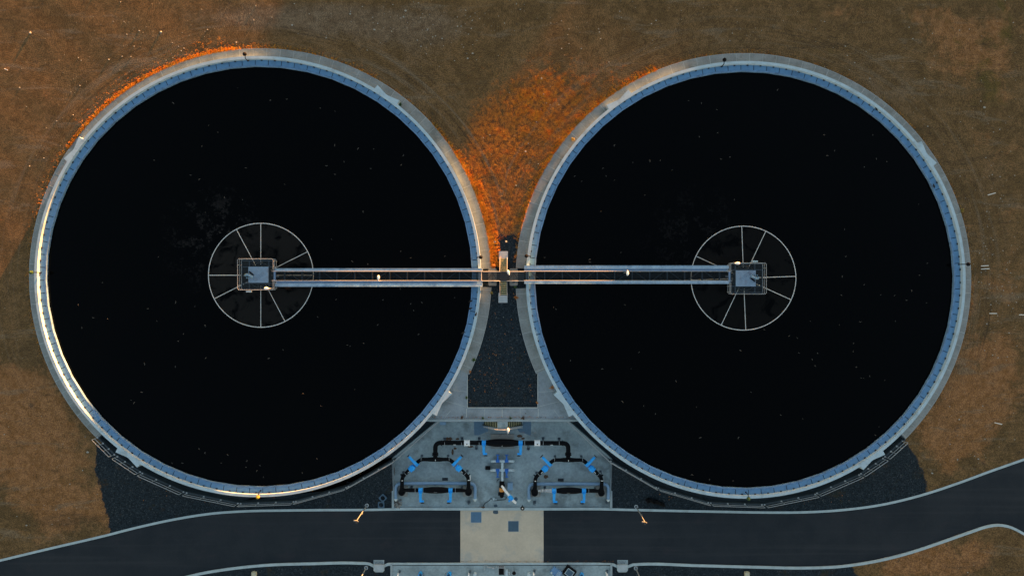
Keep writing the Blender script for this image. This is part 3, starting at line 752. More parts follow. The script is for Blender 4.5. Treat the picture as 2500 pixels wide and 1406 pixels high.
# ------------------------------------------------------------------ post lights with white heads
def postlight(px, py, zt, bx, by, zb, hx, hy, ang, label):
    b_ = P(bx,by,zb); t_ = P(hx,hy,zt); root = thing('post_light', b_, label, 'lamp', 'white-headed walkway lamps')
    mb = MB(); mb.tube([b_, Vector((b_.x,b_.y,zt-.05)), Vector((t_.x,t_.y,zt))], .035, 6); mb.build('post', M['rail'], root)
    mb = MB(); mb.T = TR(t_, ang); mb.sphere((0,0,.03),   .24, .14, .09, 14, 8); mb.sphere((-.24,0,.02), .09, .06, .06, 10, 6); mb.build('lamp_head', M['white'], root)
postlight(0,0,3.5, 671,704, 1.0, 650,704, PI, 'white lamp head at the corner of the left drive platform')
postlight(0,0,3.5, 933,686, 1.0, 924,677.5, PI/2, 'white lamp head halfway along the left bridge')
postlight(0,0,3.5, 1240,664, 1.0, 1241,664.5, PI/2+.35, 'white lamp head over the crossing between the two tanks')
postlight(0,0,3.5, 1780,643, 1.0, 1801,643, 0, 'white lamp head at the corner of the right drive platform')
postlight(0,0,3.5, 1523,666, 1.0, 1532,667.5, -PI/2, 'white lamp head halfway along the right bridge')
postlight(0,0,3.2, 1240,1045, 0.0, 1240.5,1049.5, PI/2, 'white lamp head above the stairs of the valve yard')

# ------------------------------------------------------------------ beacons on the tank rims
def beacon(px, py, ang, m_, label, T_):
    t_ = P(px,py,1.75); root = thing('rim_beacon', (t_.x,t_.y,.8), label, 'beacon', 'beacons round the tank rims')
    c, s_ = math.cos(ang), math.sin(ang)
    mb = MB(); mb.tube([(t_.x-c*.50,t_.y-s_*.50,.78),(t_.x-c*.45,t_.y-s_*.45,1.55),(t_.x-c*.05,t_.y-s_*.05,1.62)], .045, 6); mb.box(t_.x-c*.5-.07,t_.x-c*.5+.07,t_.y-s_*.5-.07,t_.y-s_*.5+.07,.79,.84); mb.build('bracket', M['blk'], root)
    mb = MB(); mb.T = TR(t_, ang); mb.cyl((-.05,0,-.12),(-.05,0,.02),.20,.20,14); mb.sphere((-.05,0,.02),.17,.17,.12,14,6); mb.box(-.25,.05,-.13,.13,-.02,.08); mb.build('lamp_head', m_, root)
beacon(597,131, PI/2, M['blk'], 'small black beacon on top edge of the left tank rim', TL)
beacon(74,665, PI, M['green'], 'small dark beacon, sunlit green painted in, on the left edge of the left tank rim', TL)
beacon(629,1214.5, -PI/2, M['yellow'], 'small dark beacon, sunlit yellow painted in, on the bottom edge of the left tank rim', TL)
beacon(1175,628, 0, M['blk'], 'small black beacon on the left tank rim next to the crossing', TL)
beacon(1769,145, PI/2, M['blk'], 'small black beacon on top edge of the right tank rim', TRt)
beacon(2366,645, 0, M['blk'], 'small black beacon on the right edge of the right tank rim', TRt)
beacon(1828,1218.5, -PI/2, M['green'], 'small olive beacon on the bottom edge of the right tank rim', TRt)
beacon(1284,625, PI, M['blk'], 'small black beacon on the right tank rim next to the crossing', TRt)

# ------------------------------------------------------------------ channel handrails
ORD = ['first','second','third','fourth','fifth','sixth','seventh','eighth']
for rl, nm in ((railL,'left'),(railR,'right')):
    for i, (a, b2) in enumerate(rl):
        root = thing('handrail_section', a, '%s grey handrail section from the left along the channel below the %s tank' % (ORD[i], nm), 'handrail', 'channel handrails')
        d = (b2-a); L = d.length; u_ = d/L
        mb = MB(); A = a+u_*.06+Vector((0,0,1.1)); Bq = b2-u_*.06+Vector((0,0,1.1))
        mb.tube([A-Vector((0,0,.35)), A-Vector((0,0,.12)), A+u_*.1, Bq-u_*.1, Bq-Vector((0,0,.12)), Bq-Vector((0,0,.35))], .036, 6); mb.build('top_rail', M['rail'], root)
        mb = MB(); mb.tube([A-Vector((0,0,.52)), Bq-Vector((0,0,.52))], .024, 6); mb.build('mid_rail', M['galv'], root)
        for k in range(4):
            p = a+u_*(.06+(L-.12)*k/3); mb = MB(); mb.cyl((p.x,p.y,p.z-.02),(p.x,p.y,p.z+1.1),.026,n=6); mb.box(p.x-.08,p.x+.08,p.y-.08,p.y+.08,p.z,p.z+.06); mb.build('post', M['galv'], root)
# slanted rails beside the yard
for (a, b2, nm) in ((Vector((YL,railL[-1][1].y,ZR+.35)), Vector((tl.x,YT,ZR+.35)),'left'), (Vector((YR_,railR[0][0].y,ZR+.35)), Vector((tr_.x,YT,ZR+.35)),'right')):
    a = P(*((959.5,1128.5) if nm == 'left' else (1493.5,1132)), -.1); b2 = P(*((1072,1028) if nm == 'left' else (1383.5,1028)), -.1); a.z = b2.z = -1.24
    root = thing('handrail_section', a, 'slanting handrail on the wall at the %s side of the valve yard' % nm, 'handrail')
    d = b2-a; L = d.length; u_ = d/L; mb = MB(); mb.tube([a+Vector((0,0,1.1)), b2+Vector((0,0,1.1))], .04, 6); mb.build('top_rail', M['rail'], root)
    mb = MB(); mb.tube([a+Vector((0,0,.6)), b2+Vector((0,0,.6))], .025, 6); mb.build('mid_rail', M['galv'], root)
    for k in range(4):
        p = a+u_*(.1+(L-.2)*k/3); mb = MB(); mb.cyl((p.x,p.y,p.z-.05),(p.x,p.y,p.z+1.1),.028,n=6); mb.build('post', M['galv'], root)
# pipe hooks on the channel wall
i = 0
for (px, py, nm) in ((345,1146,'left'),(458,1196,'left'),(586,1222,'left'),(720,1216,'left'),(850,1180,'left'),(1602,1184,'right'),(1728,1220,'right'),(1862,1226,'right'),(1985,1200,'right'),(2098,1160,'right')):
    p = P(px,py,-1.9); mb = MB(); mb.tube([(p.x-.2,p.y+.1,-2.0),(p.x+.2,p.y+.1,-2.0),(p.x+.2,p.y-.14,-2.0)], .028, 6); mb.tube([(p.x-.2,p.y+.1,-2.0),(p.x-.2,p.y+.1,-2.4)], .028, 6)
    single('channel_bracket', mb, M['joist'], 'small dim steel bracket down in the channel below the %s tank' % nm, 'bracket', 'brackets in the %s channel' % nm); i += 1

# ------------------------------------------------------------------ lamp posts
def lamp_post(px, py, label):
    b_ = P(px,py,-1.5); root = thing('lamp_post', b_, label, 'lamp post', 'lamp posts along the road')
    mb = MB(); mb.cyl((b_.x,b_.y,-1.55),(b_.x,b_.y,-1.42),.21,.21,20); mb.cm = 1; mb.cyl((b_.x,b_.y,-1.42),(b_.x,b_.y,-1.38),.14,.14,16); mb.build('base', [M['pad'], M['hatch2']], root)
    mb = MB(); mb.tube([(b_.x,b_.y,-1.4),(b_.x,b_.y,.6),(b_.x,b_.y,.62),(b_.x,b_.y,3.7)], [.075,.065,.048,.04], 10); mb.build('pole', M['pole'], root)
    mb = MB(); mb.tube([(b_.x-.16,b_.y+.02,3.62),(b_.x+.02,b_.y,3.55),(b_.x+.2,b_.y-.08,3.68)], .035, 6); mb.box(b_.x-.3,b_.x-.12,b_.y-.05,b_.y+.07,3.6,3.68); mb.build('bracket', M['pole'], root)
    mb = MB(); mb.box(b_.x-.08,b_.x+.08,b_.y-.26,b_.y+.02,3.62,3.72); mb.build('lamp_head', M['grate'], root)
    mb = MB(); mb.box(b_.x+.06,b_.x+.12,b_.y-.05,b_.y+.06,1.2,1.5); mb.build('junction_box', M['pole'], root)
lamp_post(895.7,1233,'slim lamp post beside the kerb left of the valve yard')
lamp_post(1553,1236,'slim lamp post beside the kerb right of the valve yard')
lamp_post(894,1385,'slim lamp post below the road left of the storm drain')
lamp_post(1552,1386,'slim lamp post below the road right of the storm drain')

# ------------------------------------------------------------------ yard stairs
zs = ZR
root = thing('yard_stairs', P(1227,1036,ZR), 'double steel stair with pale yellow treads descending from a central landing into the yard', 'stairs')
yo0, yo1 = YT-.04, P(0,1044,0).y
mb = MB(); a, b2 = P(1214,0).x, P(1240,0).x; mb.box(a,b2,yo1,yo0,-.14,-.02); mb.tube([(a,yo0-.05,-.01),(b2,yo1,-.01)], .012, 4); mb.build('landing', M['slab'], root)
for sgn, x0, x1, nm in ((-1,a,P(1181,0,-1).x,'left'),(1,b2,P(1274,0,-1).x,'right')):
    mb = MB(); 
    for yy in (yo1+.02, yo0-.03): mb.tube([(x0,yy,-.1),(x1+sgn*.15,yy,ZR+.05)], .05, 4)
    mb.prism([(x0,yo1),(x1,yo1),(x1,yo0-.05),(x0,yo0-.05)], lambda x,y: ZR, lambda x,y: -.2+(ZR+.3)*(x-x0)/(x1-x0)*.98)
    st = mb.build('flight', M['stair'], root)
    for j in range(8):
        f = j/8; x = x0+(x1-x0)*f; z = -.02-1.5*f*.95; mb = MB(); mb.box(x-.028,x+.028,yo1+.02,yo0-.06,z-.04,z); mb.build('tread', M['tread'], st)
mb = MB(); e0, e1_ = P(1181,0,-.4).x, P(1273,0,-.4).x
for h in (1.1,.55): mb.tube([(e0,yo1,ZR+.05+h),(a,yo1,h),(b2,yo1,h),(e1_,yo1,ZR+.05+h)], .034 if h > 1 else .022, 6)
for x, z in ((e0,ZR),(a,0),(b2,0),(e1_,ZR)): mb.cyl((x,yo1,z),(x,yo1,z+1.1),.026,n=6)
mb.build('handrail', M['rail'], root)
# bluish darker patches on the yard floor, then rust stains
mb = MB()
for poly in (((1157,1029),(1190,1029),(1192,1052),(1178,1058),(1168,1062),(1158,1062)), ((1262,1045),(1276,1046),(1277,1029),(1297,1029),(1296,1064),(1283,1058),(1268,1055))):
    mb.prism([(P(x,y,ZR).x,P(x,y,ZR).y) for x,y in poly], ZR-.02, ZR+.003)
struct('yard_floor_patch', mb, M['slabb'])
def wob(cx, cy, rx, ry, z, n=16, seed=0):
    rnd = random.Random(seed); c = P(cx,cy,z)
    return [(c.x+PX(rx)*math.cos(2*PI*k/n)*rnd.uniform(.7,1.15), c.y+PX(ry)*math.sin(2*PI*k/n)*rnd.uniform(.7,1.15)) for k in range(n)]
mb = MB()
for i, (x,y,rx,ry) in enumerate(((1269,1064,7,4),(1277,1070,5,3),(1099,1071,6,5),(1092,1072,4,6),(1117,1071,5,3),(1148,1090,8,3),(1330,1181-11,0.1,.1),(1105,1103,3,9),(1111,1094,5,3),(1080,1142,.1,.1),(1333,1163,6,5),(962.5,1150,1.5,12))):
    mb.prism(wob(x,y,rx,ry,ZR,seed=i), ZR-.02, ZR+.0045)
struct('yard_rust_stains', mb, M['rust'])
mb = MB()
for i, (x,y,rx,ry,zz) in enumerate(((1210,1234,6,4,ZR),(1210.5,1249,7,7,ZR+.008),(1209,1241,2,2,ZR+.008))): mb.prism(wob(x,y,rx,ry,zz,10,seed=i+40), zz-.03, zz+.005)
struct('wet_patch', mb, M['wet'])

# ------------------------------------------------------------------ valve yard pipework
ZP = -.72
def Q(px, py, z=ZP): return P(px, py, z)
def arc_pts(pts, r=.35, n=5, z=None):
    """polyline with rounded corners"""
    pts = [Vector(p) for p in pts]; out = [pts[0]]
    for i in range(1, len(pts)-1):
        a = (pts[i-1]-pts[i]); b3 = (pts[i+1]-pts[i]); ra = min(r, a.length*.48, b3.length*.48)
        p0 = pts[i]+a.normalized()*ra; p1 = pts[i]+b3.normalized()*ra
        for k in range(n+1):
            u_ = k/n; out.append(p0*(1-u_)**2+pts[i]*2*u_*(1-u_)+p1*u_*u_)
    out.append(pts[-1]); return out
def flange(mb, p, d, r, w=.06):
    d = Vector(d).normalized(); p = Vector(p); mb.cyl(p-d*w/2, p+d*w/2, r, r, 16)
def gate_valve(root, px, py, ang, armside, length_px=28, wheel_flip=1, bodyr=.34, dome=None):
    """blue valve on a pipe whose axis is along ang; operating arm leaves sideways"""
    c = Q(px, py); mb = MB(); mb.T = TR(c, ang)
    mb.cyl((-.22,0,0),(-.16,0,0),bodyr,bodyr,18); mb.cyl((.16,0,0),(.22,0,0),bodyr,bodyr,18); mb.cyl((-.16,0,0),(.16,0,0),bodyr*.84,bodyr*.84,18)
    L = PX(length_px, ZP); s_ = armside
    y0 = s_*bodyr*.3
    mb.box(-.13,.13, y0, s_*(bodyr+.18), -.05, .30); mb.tube([(0,s_*.2,.33),(0,s_*(L*.55),.30),(0,s_*L*.8,.22)], [.18,.15,.17], 10)
    mb.cyl((0,s_*L*.45,.28),(0,s_*L*.52,.28),.17,.17,12); mb.box(-.11,.11,s_*L*.74,s_*L*.98,.08,.34); mb.box(-.10 if wheel_flip > 0 else -.36,.36 if wheel_flip > 0 else .10,s_*L*.86,s_*L*1.02,.12,.30)
    for k_ in (.3,.62): mb.cyl((0,s_*L*k_,.40),(0,s_*L*k_,.46),.035,n=8)
    v = mb.build('valve', M['blue'], root)
    mb = MB(); mb.T = TR(c, ang); wx = .22*wheel_flip; wy = s_*(L*1.02+.12)
    mb.tube([(wx+.19*math.cos(2*PI*k/14), wy, .20+.19*math.sin(2*PI*k/14)) for k in range(14)], .028, 5, closed=True)
    mb.cyl((wx,wy-s_*.14,.2),(wx,wy+s_*.06,.2),.04,n=8); mb.tube([(wx-.19,wy,.2),(wx+.19,wy,.2)], .02, 5); mb.tube([(wx,wy,.01),(wx,wy,.39)], .02, 5); mb.build('handwheel', M['grate'], v)
def lens(mb, p0, p1, r0, rmax, n=22):
    p0 = Vector(p0); p1 = Vector(p1); k = 14
    mb.tube([p0.lerp(p1, i/k) for i in range(k+1)], [r0+(rmax-r0)*min(1, math.sin(PI*i/k)*1.25)**.9 if 0 < i < k else r0 for i in range(k+1)], n)
# header
root = thing('header_pipeline', P(1225,1081,ZR), 'upper black pipeline with two white meters and two blue valves spanning the yard', 'pipeline')
mb = MB(); r = .25
mb.tube(arc_pts([Q(1062.8,1118), Q(1062.8,1080.5), Q(1190,1080.5)], .62, 8), r, 16); mb.tube(arc_pts([Q(1264,1081), Q(1387.3,1081.4), Q(1387.3,1119)], .62, 8), r, 16)
lens(mb, Q(1186,1080.5), Q(1267,1081), r+.01, .42)
for x in (1062.8,1387.3): flange(mb, Q(x,1106), (0,1,0), .34, .10); flange(mb, Q(x,1110), (0,1,0), .36, .08)
for x in (1078,1374): flange(mb, Q(x,1081), (1,0,0), .31, .08)
mb.build('pipe', M['black'], root)
mb = MB()
for x in (1086,1127,1170,1281,1326,1365): flange(mb, Q(x,1081), (1,0,0), r+.012, .035)
mb.build('pipe_bands', M['galv'], root)
gate_valve(root, 1181.4, 1080.8, 0, -1, 27, 1); gate_valve(root, 1271, 1081, 0, -1, 27, -1)
for x in (1140.3,1311.6):
    c = Q(x,1081); mb = MB(); mb.cyl((c.x-.31,c.y,c.z),(c.x-.25,c.y,c.z),.36,.36,18); mb.cyl((c.x+.25,c.y,c.z),(c.x+.31,c.y,c.z),.36,.36,18); mb.cyl((c.x-.25,c.y,c.z),(c.x+.25,c.y,c.z),.33,.33,18); o = mb.build('flow_meter', M['wmet'], root)
    mb = MB(); mb.cyl((c.x,c.y-.04,c.z+.31),(c.x,c.y-.04,c.z+.40),.065,n=10); mb.build('meter_head', M['blk'], o)
for x, y in ((1086,1070),(1128,1069),(1170,1069),(1326,1069),(1365,1070),(1163,1094),(1290,1095)):
    mb = MB(); c = P(x,y,ZR); c2 = Q(x,1081); mb.box(c.x-.15,c.x+.15,c.y-.12,c.y+.12,ZR,ZR+.04); mb.tube([(c.x-.1,c.y,ZR+.04),(c2.x-.02,c2.y,ZP-.2)], .04, 5); mb.tube([(c.x+.1,c.y,ZR+.04),(c2.x+.02,c2.y,ZP-.2)], .04, 5); mb.cyl((c.x,c.y-.1,ZR+.02),(c.x,c.y-.1,ZR+.2),.05,n=6); mb.build('pipe_support', M['joist'], root)
for x, y, w, h2 in ((1110,1085.5,3,.6),(1347,1086,3,.6),(1226,1087,.7,2)):
    c = Q(x,y,ZP+.235 if w > 1 else ZP+.34); mb = MB(); mb.box(c.x-PX(w),c.x+PX(w),c.y-PX(h2),c.y+PX(h2),c.z-.06,c.z+.01); mb.build('name_tag', M['tag'], root)
a, b2 = P(1198,1060.5,ZR+.3), P(1255,1094.5,ZR+.3); mb = MB(); mb.box(a.x,b2.x,b2.y,a.y,ZR-.1,ZR+.32)
single('concrete_plinth', mb, M['foot'], 'oblong concrete block under the middle of the upper black pipeline', 'plinth')
# loops
def loop(dx, dy, silver, nm):
    def q(px, py, z=ZP): return P(px+dx, py+dy, z)
    def g2(px,py): return (px+dx, py+dy)
    root = thing('pipe_loop', q(1062,1160,ZR), '%s black pipe loop with four blue valves%s' % (nm, ' and a silver reducer' if silver else ' and no silver reducer'), 'pipe loop', 'black pipe loops')
    mb = MB(); r = .205
    mb.tube(arc_pts([q(1014,1133.5), q(1026,1121), q(1099,1121), q(1111,1133.5)], .35, 5), r, 14)
    mb.tube([q(1044,1121), q(1052,1121), q(1073,1121), q(1081,1121)], [r,.25,.25,r], 14)
    for sx, x1, x2, x3 in ((-1,999.5,983.5,981.5),(1,1126,1141.8,1144)):
        mb.tube(arc_pts([q(x1,1146.5), q(x2,1163), q(x3,1171), q(x3,1190,ZP+.02), q(x3-sx*-.0,1200,ZP-.2)], .4, 5), [r]*len(arc_pts([q(x1,1146.5), q(x2,1163), q(x3,1171), q(x3,1190,ZP+.02), q(x3,1200,ZP-.2)], .4, 5)), 14)
        xv = 980.5 if sx < 0 else 1143.5
        c = q(xv,1202,ZP-.1); mb.tube([(c.x,c.y,ZR),(c.x,c.y,ZP-.1),(c.x,c.y,ZP+.02)], [.37,.37,.31], 20); mb.tube([q(x3,1186), Vector((c.x,c.y+.1,ZP-.05))], [.21,.27], 14)
        a_ = q(x2+sx*1.5, 1160.5); flange(mb, a_, (sx*-1,1.2,0), .26, .06)
    xl_ = 1013 if silver else 986
    mb.tube([q(1020,1196), q(1030,1196)] if silver else [q(984,1196), q(1000,1196), q(1030,1196)], [.22,.22] if silver else [.15,.22,.23], 14)
    mb.tube([q(1098,1196), q(1125,1196), q(1140,1197.5)], [.23,.22,.15], 14)
    lens(mb, q(1034,1196), q(1095,1196), .24, .35)
    mb.build('pipe', M['black'], root)
    if silver:
        mb = MB(); mb.tube([q(989,1196), q(997,1196), q(997.1,1196), q(1001,1196), q(1001.1,1196), q(1022,1196)], [.12,.12,.17,.17,.13,.24], 14); flange(mb, q(994,1196), (1,0,0), .18); flange(mb, q(1006,1196), (1,0,0), .19); flange(mb, q(1018,1196), (1,0,0), .26); mb.build('reducer', M['galv'], root)
    mb = MB()
    for x in (1014,1112): flange(mb, q(x,1196), (1,0,0), .236, .03)
    flange(mb, q(1028.5,1121), (1,-.1,0), r+.012, .03); flange(mb, q(1097,1121), (1,.1,0), r+.012, .03); flange(mb, q(990.5,1156), (1,1,0), r+.01, .03); flange(mb, q(1135,1156), (1,-1,0), r+.01, .03)
    mb.build('pipe_bands', M['galv'], root)
    gate_valve(root, *g2(1027.2,1196), 0, -1, 27, 1, .30); gate_valve(root, *g2(1100.3,1196), 0, -1, 27, -1, .30)
    for sx, xv, yv, xd, yd in ((-1,1017,1131.5,1006,1142),(1,1108.5,1131.5,1119.5,1142)):
        c = q(xv,yv); d = Vector((sx*.72,-.69,0)); n_ = Vector((sx*.69,.72,0)) if sx < 0 else Vector((.69,.72,0))
        mb = MB(); mb.cyl(c-d*.10, c-d*.16, .30,.30,16); mb.cyl(c-d*.10, c+d*.10, .25,.25,16); mb.cyl(c+d*.10, c+d*.16, .30,.30,16)
        e = c+n_*1.05+Vector((0,0,.22)); mb.tube([c+Vector((0,0,.26)), c+n_*.5+Vector((0,0,.30)), e], [.17,.15,.16], 10); mb.cyl(c+n_*.45+Vector((0,0,.28)), c+n_*.54+Vector((0,0,.28)),.17,.17,12)
        f_ = e-Vector((d.x,d.y,0))*-.0; mb.sphere(e+Vector((0,0,.0)), .17, .15, .14, 10, 6)
        v = mb.build('valve', M['blue'], root)
        h_ = e+n_*.26; ax = d
        mb = MB(); mb.tube([h_+ax*.2*math.cos(2*PI*k/14)+Vector((0,0,.2*math.sin(2*PI*k/14))) for k in range(14)], .028, 5, closed=True); mb.tube([h_-ax*.2, h_+ax*.2], .02, 5); mb.cyl(e, h_, .035, n=6); mb.build('handwheel', M['grate'], v)
        c = q(xd,yd); mb = MB(); mb.sphere((c.x,c.y,ZP+.06), .36, .36, .36, 18, 10); mb.cyl(c+d*.24, c+d*.33, .33,.33,16); mb.cyl(c-d*.34, c+d*.3, .26,.26,16)
        mb.cyl((c.x,c.y,ZP+.3),(c.x,c.y,ZP+.44),.22,.20,16)
        for k in range(6): mb.cyl((c.x+.16*math.cos(k*PI/3),c.y+.16*math.sin(k*PI/3),ZP+.44),(c.x+.16*math.cos(k*PI/3),c.y+.16*math.sin(k*PI/3),ZP+.47),.025,n=6)
        mb.build('check_valve', M['blue'], root)
    for x, y, w, h2, an in ((1063,1123,.6,2,0),(1063,1201,4,.7,0),(982,1173,1.8,.7,0),(1145,1172,3,.7,0),(998,1152,.5,3,-.8),(1127.5,1152,.5,3,.8)):
        c = q(x,y,ZP+.24 if y != 1201 else ZP+.30); mb = MB(); mb.T = TR(c, an); mb.box(-PX(w),PX(w),-PX(h2),PX(h2),-.05,.01); mb.build('name_tag', M['tag'], root)
    if not silver:
        mb = MB(); c = q(1148,1165,ZP+.1); mb.box(c.x-.04,c.x+.04,c.y-.3,c.y+.25,c.z-.05,c.z+.02); mb.build('side_strip', M['tag'], root)
    for x, y in ((1030,1112),(1094,1112),(985,1152),(1141,1149),(1005,1188),(1128,1190)):
        c = q(x,y,ZR); mb = MB(); mb.box(c.x-.13,c.x+.13,c.y-.12,c.y+.12,ZR,ZR+.04); mb.cyl((c.x,c.y,ZR),(c.x,c.y,ZP-.15),.05,n=6); mb.tube([(c.x,c.y,ZP-.2),(c.x,c.y-.25 if y < 1180 else c.y+.0,ZP-.22)],.05,5); mb.build('pipe_support', M['joist'], root)
    # plinths
    for x, sd in ((982.5,'left'),(1142,'right')):
        a, b3 = q(x-12,1184.5,ZR+.2), q(x+12,1211.5,ZR+.2); mb = MB(); mb.box(a.x,b3.x,b3.y,a.y,ZR-.1,ZR+.22)
        single('concrete_plinth', mb, M['foot'], 'square concrete block under the %s foot of the %s black pipe loop' % (sd, nm), 'plinth', 'plinths of the pipe loops')
    # blue grey bypass pipe
    root = thing('bypass_pipe', q(1063,1179,ZR), 'blue-grey flat-lying pipe bracketing the %s black loop' % nm, 'pipe', 'blue-grey bypass pipes')
    mb = MB(); z_ = ZR+.42; xl2, xr2 = (966.5,1161)
    ye = 1217
    mb.tube(arc_pts([q(xl2,ye,z_), q(xl2,1179.5,z_), q(xr2-1,1179.5,z_), q(xr2-1,ye+1,z_)], .62, 7), .19, 14)
    mb.build('pipe', M['gpipe'], root)
    for x in (xl2, xr2-1): mb = MB(); mb.tube([q(x,ye-.6,z_), q(x,ye+1.5,z_), q(x,ye+3.5,z_-.12)], [.205,.205,.14], 14); mb.build('end_cap', M['wpipe'], root)
    for x in (985,1063,1140): 
        c = q(x,1179.5,ZR); mb = MB(); mb.box(c.x-.1,c.x+.1,c.y-.15,c.y+.15,ZR,z_-.15); mb.build('saddle', M['joist'], root)
loop(0, 0, False, 'left'); loop(325, 1.3, True, 'right')
# floor grates, small boxes, valves on floor
for x, y, nm in ((1086.5,1169,'left'),(1369,1171,'right')):
    a = P(x-7,y-3.6,ZR); b2 = P(x+7,y+3.6,ZR); root = thing('floor_drain', P(x,y,ZR), 'small dark slotted floor drain inside the %s pipe loop' % nm, 'floor drain', 'floor drains')
    mb = MB(); mb.box(a.x,b2.x,b2.y,a.y,ZR-.05,ZR+.012); mb.build('pit', M['blk'], root); mb = MB()
    for k in range(6): xx = a.x+(b2.x-a.x)*(k+.5)/6; mb.box(xx-.02,xx+.02,b2.y+.01,a.y-.01,ZR+.0125,ZR+.03)
    mb.build('slats', M['joist'], root)
for x, y, nm in ((1145,1225,'left'),(1305,1225.5,'middle'),(1482,1223,'right')):
    c = P(x,y,ZR); mb = MB(); mb.box(c.x-.15,c.x+.15,c.y-.12,c.y+.15,ZR,ZR+.18); mb.cyl((c.x,c.y,ZR+.18),(c.x,c.y,ZR+.36),.07,n=8); mb.tube([(c.x-.16,c.y-.15,ZR+.1),(c.x+.04,c.y-.26,ZR+.1)], .035, 5)
    single('drain_valve', mb, M['joist'], 'small dark drain fitting on the yard floor, %s of three near the road' % nm, 'drain fitting', 'drain fittings')
c = P(1081,1032.8,ZR+.9); mb = MB(); mb.box(c.x-.32,c.x+.32,c.y-.17,c.y+.15,ZR+.5,ZR+.95)
mb.cyl((c.x-.2,c.y,ZR),(c.x-.2,c.y,ZR+.5),.03,n=6); mb.cyl((c.x+.2,c.y,ZR),(c.x+.2,c.y,ZR+.5),.03,n=6); mb.box(c.x-.28,c.x+.28,c.y-.19,c.y-.172,ZR+.55,ZR+.9)
single('junction_box', mb, M['gpipe'], 'pale grey box below the retaining wall in the upper left yard corner', 'junction box')
# rubble heap
mb = MB(); rnd = random.Random(3)
for k in range(46):
    c = P(969+rnd.gauss(0,4.5), 1229+rnd.gauss(0,5), ZR); s_ = rnd.uniform(.05,.17); mb.T = Matrix.Translation(Vector((c.x,c.y,ZR+s_*.4))) @ Matrix.Rotation(rnd.uniform(0,6),4,'Z') @ Matrix.Rotation(rnd.uniform(0,1),4,'X'); mb.cm = k % 2; mb.box(-s_,s_,-s_*.5,s_*.5,-s_*.4,s_*.4)
mb.T = None
single('rubble_pile', mb, [M['stoned'], M['foot']], 'small heap of broken rubble in the lower left yard corner', 'rubble')

# ------------------------------------------------------------------ centre manifold and pump
root = thing('drain_manifold', P(1226,1146,ZR), 'pale branching pipe manifold with four small deep-blue valves in the yard centre', 'manifold')
zm = ZR+.55; q = lambda x,y,z=zm: P(x,y,z)
mb = MB(); r = .14
mb.tube([q(1226.3,1125), q(1226.3,1174)], r, 14)
for y, x0, x1 in ((1125,1203,1250.5),(1147.5,1201,1251)):
    mb.tube(arc_pts([q(x0-2.5,y+.5,ZR), q(x0-1,y,zm), q(x1+1,y,zm), q(x1+3,y+.5,ZR)], .3, 5), r, 12)
mb.tube([q(1226.3,1125), q(1226.3,1128)], .17, 12); mb.tube([q(1226.3,1144), q(1226.3,1151)], .17, 12)
mb.build('pipe', M['wpipe'], root)
for x in (1215.3,1237):
    for y, s_ in ((1125,1),(1147.5,-1)):
        c = q(x,y); mb = MB(); mb.cyl((c.x-.20,c.y,zm),(c.x-.14,c.y,zm),.22,.22,14); mb.cyl((c.x+.14,c.y,zm),(c.x+.20,c.y,zm),.22,.22,14); mb.cyl((c.x-.14,c.y,zm),(c.x+.14,c.y,zm),.17,.17,14)
        mb.tube([(c.x,c.y,zm+.12),(c.x,c.y+s_*.32,zm+.14),(c.x,c.y+s_*.62,zm+.12)], [.15,.11,.06], 10)
        v = mb.build('valve', M['blue2'], root)
        mb = MB(); yy = c.y+s_*.70; mb.tube([(c.x+.2*math.cos(2*PI*k/12), yy, zm+.12+.2*math.sin(2*PI*k/12)) for k in range(12)], .025, 5, closed=True); mb.tube([(c.x-.2,yy,zm+.12),(c.x+.2,yy,zm+.12)],.02,5); mb.cyl((c.x,c.y+s_*.55,zm+.12),(c.x,yy,zm+.12),.03,n=6); mb.build('handwheel', M['blue2'], v)
c = P(1191,1142,ZR+.2); mb = MB(); mb.box(c.x-.28,c.x+.28,c.y-.18,c.y+.18,ZR,ZR+.3); mb.box(c.x-.2,c.x+.2,c.y-.11,c.y+.11,ZR+.3,ZR+.34)
single('black_box', mb, M['blk'], 'small black box at the left end of the pale manifold', 'box')
root = thing('drain_pump', P(1225.5,1195,ZR), 'black pump with an orange band below the pale manifold', 'pump')
mb = MB(); zp = ZR+.5
mb.cyl(q(1226.2,1173,zp), q(1226.2,1177,zp), .22,.22,16); mb.cyl(q(1226.2,1177,zp), q(1226,1183,zp), .17,.30,16); mb.cyl(q(1226,1183,zp), q(1225,1190,zp), .33,.30,18); mb.box(q(1219,0).x,q(1231,0).x,q(0,1210).y,q(0,1178).y,ZR,ZR+.12)
mb.build('pump_casing', M['blk'], root)
mb = MB(); mb.cyl(q(1225,1190,zp), q(1224.6,1199,zp), .26,.26,18); mb.build('orange_band', M['orange'], root)
mb = MB(); mb.cyl(q(1224.6,1199,zp), q(1225,1211,zp), .23,.23,18); mb.cyl(q(1225,1211,zp), q(1225,1214,zp), .24,.15,18)
cc = q(1219,1205,zp); mb.box(cc.x-.12,cc.x+.12,cc.y-.15,cc.y+.15,zp-.1,zp+.15); mb.build('motor', M['blk'], root)
mb = MB(); mb.tube(arc_pts([q(1225.5,1187,zp), q(1226,1186.5,zp+.5), q(1233,1197,zp+.5), q(1243,1209,zp+.45)], .3, 5), .13, 12); mb.tube([q(1250,1218.5,zp+.4), q(1259,1227,zp+.1)], .14, 12); mb.build('outlet_pipe', M['wmet'], root)
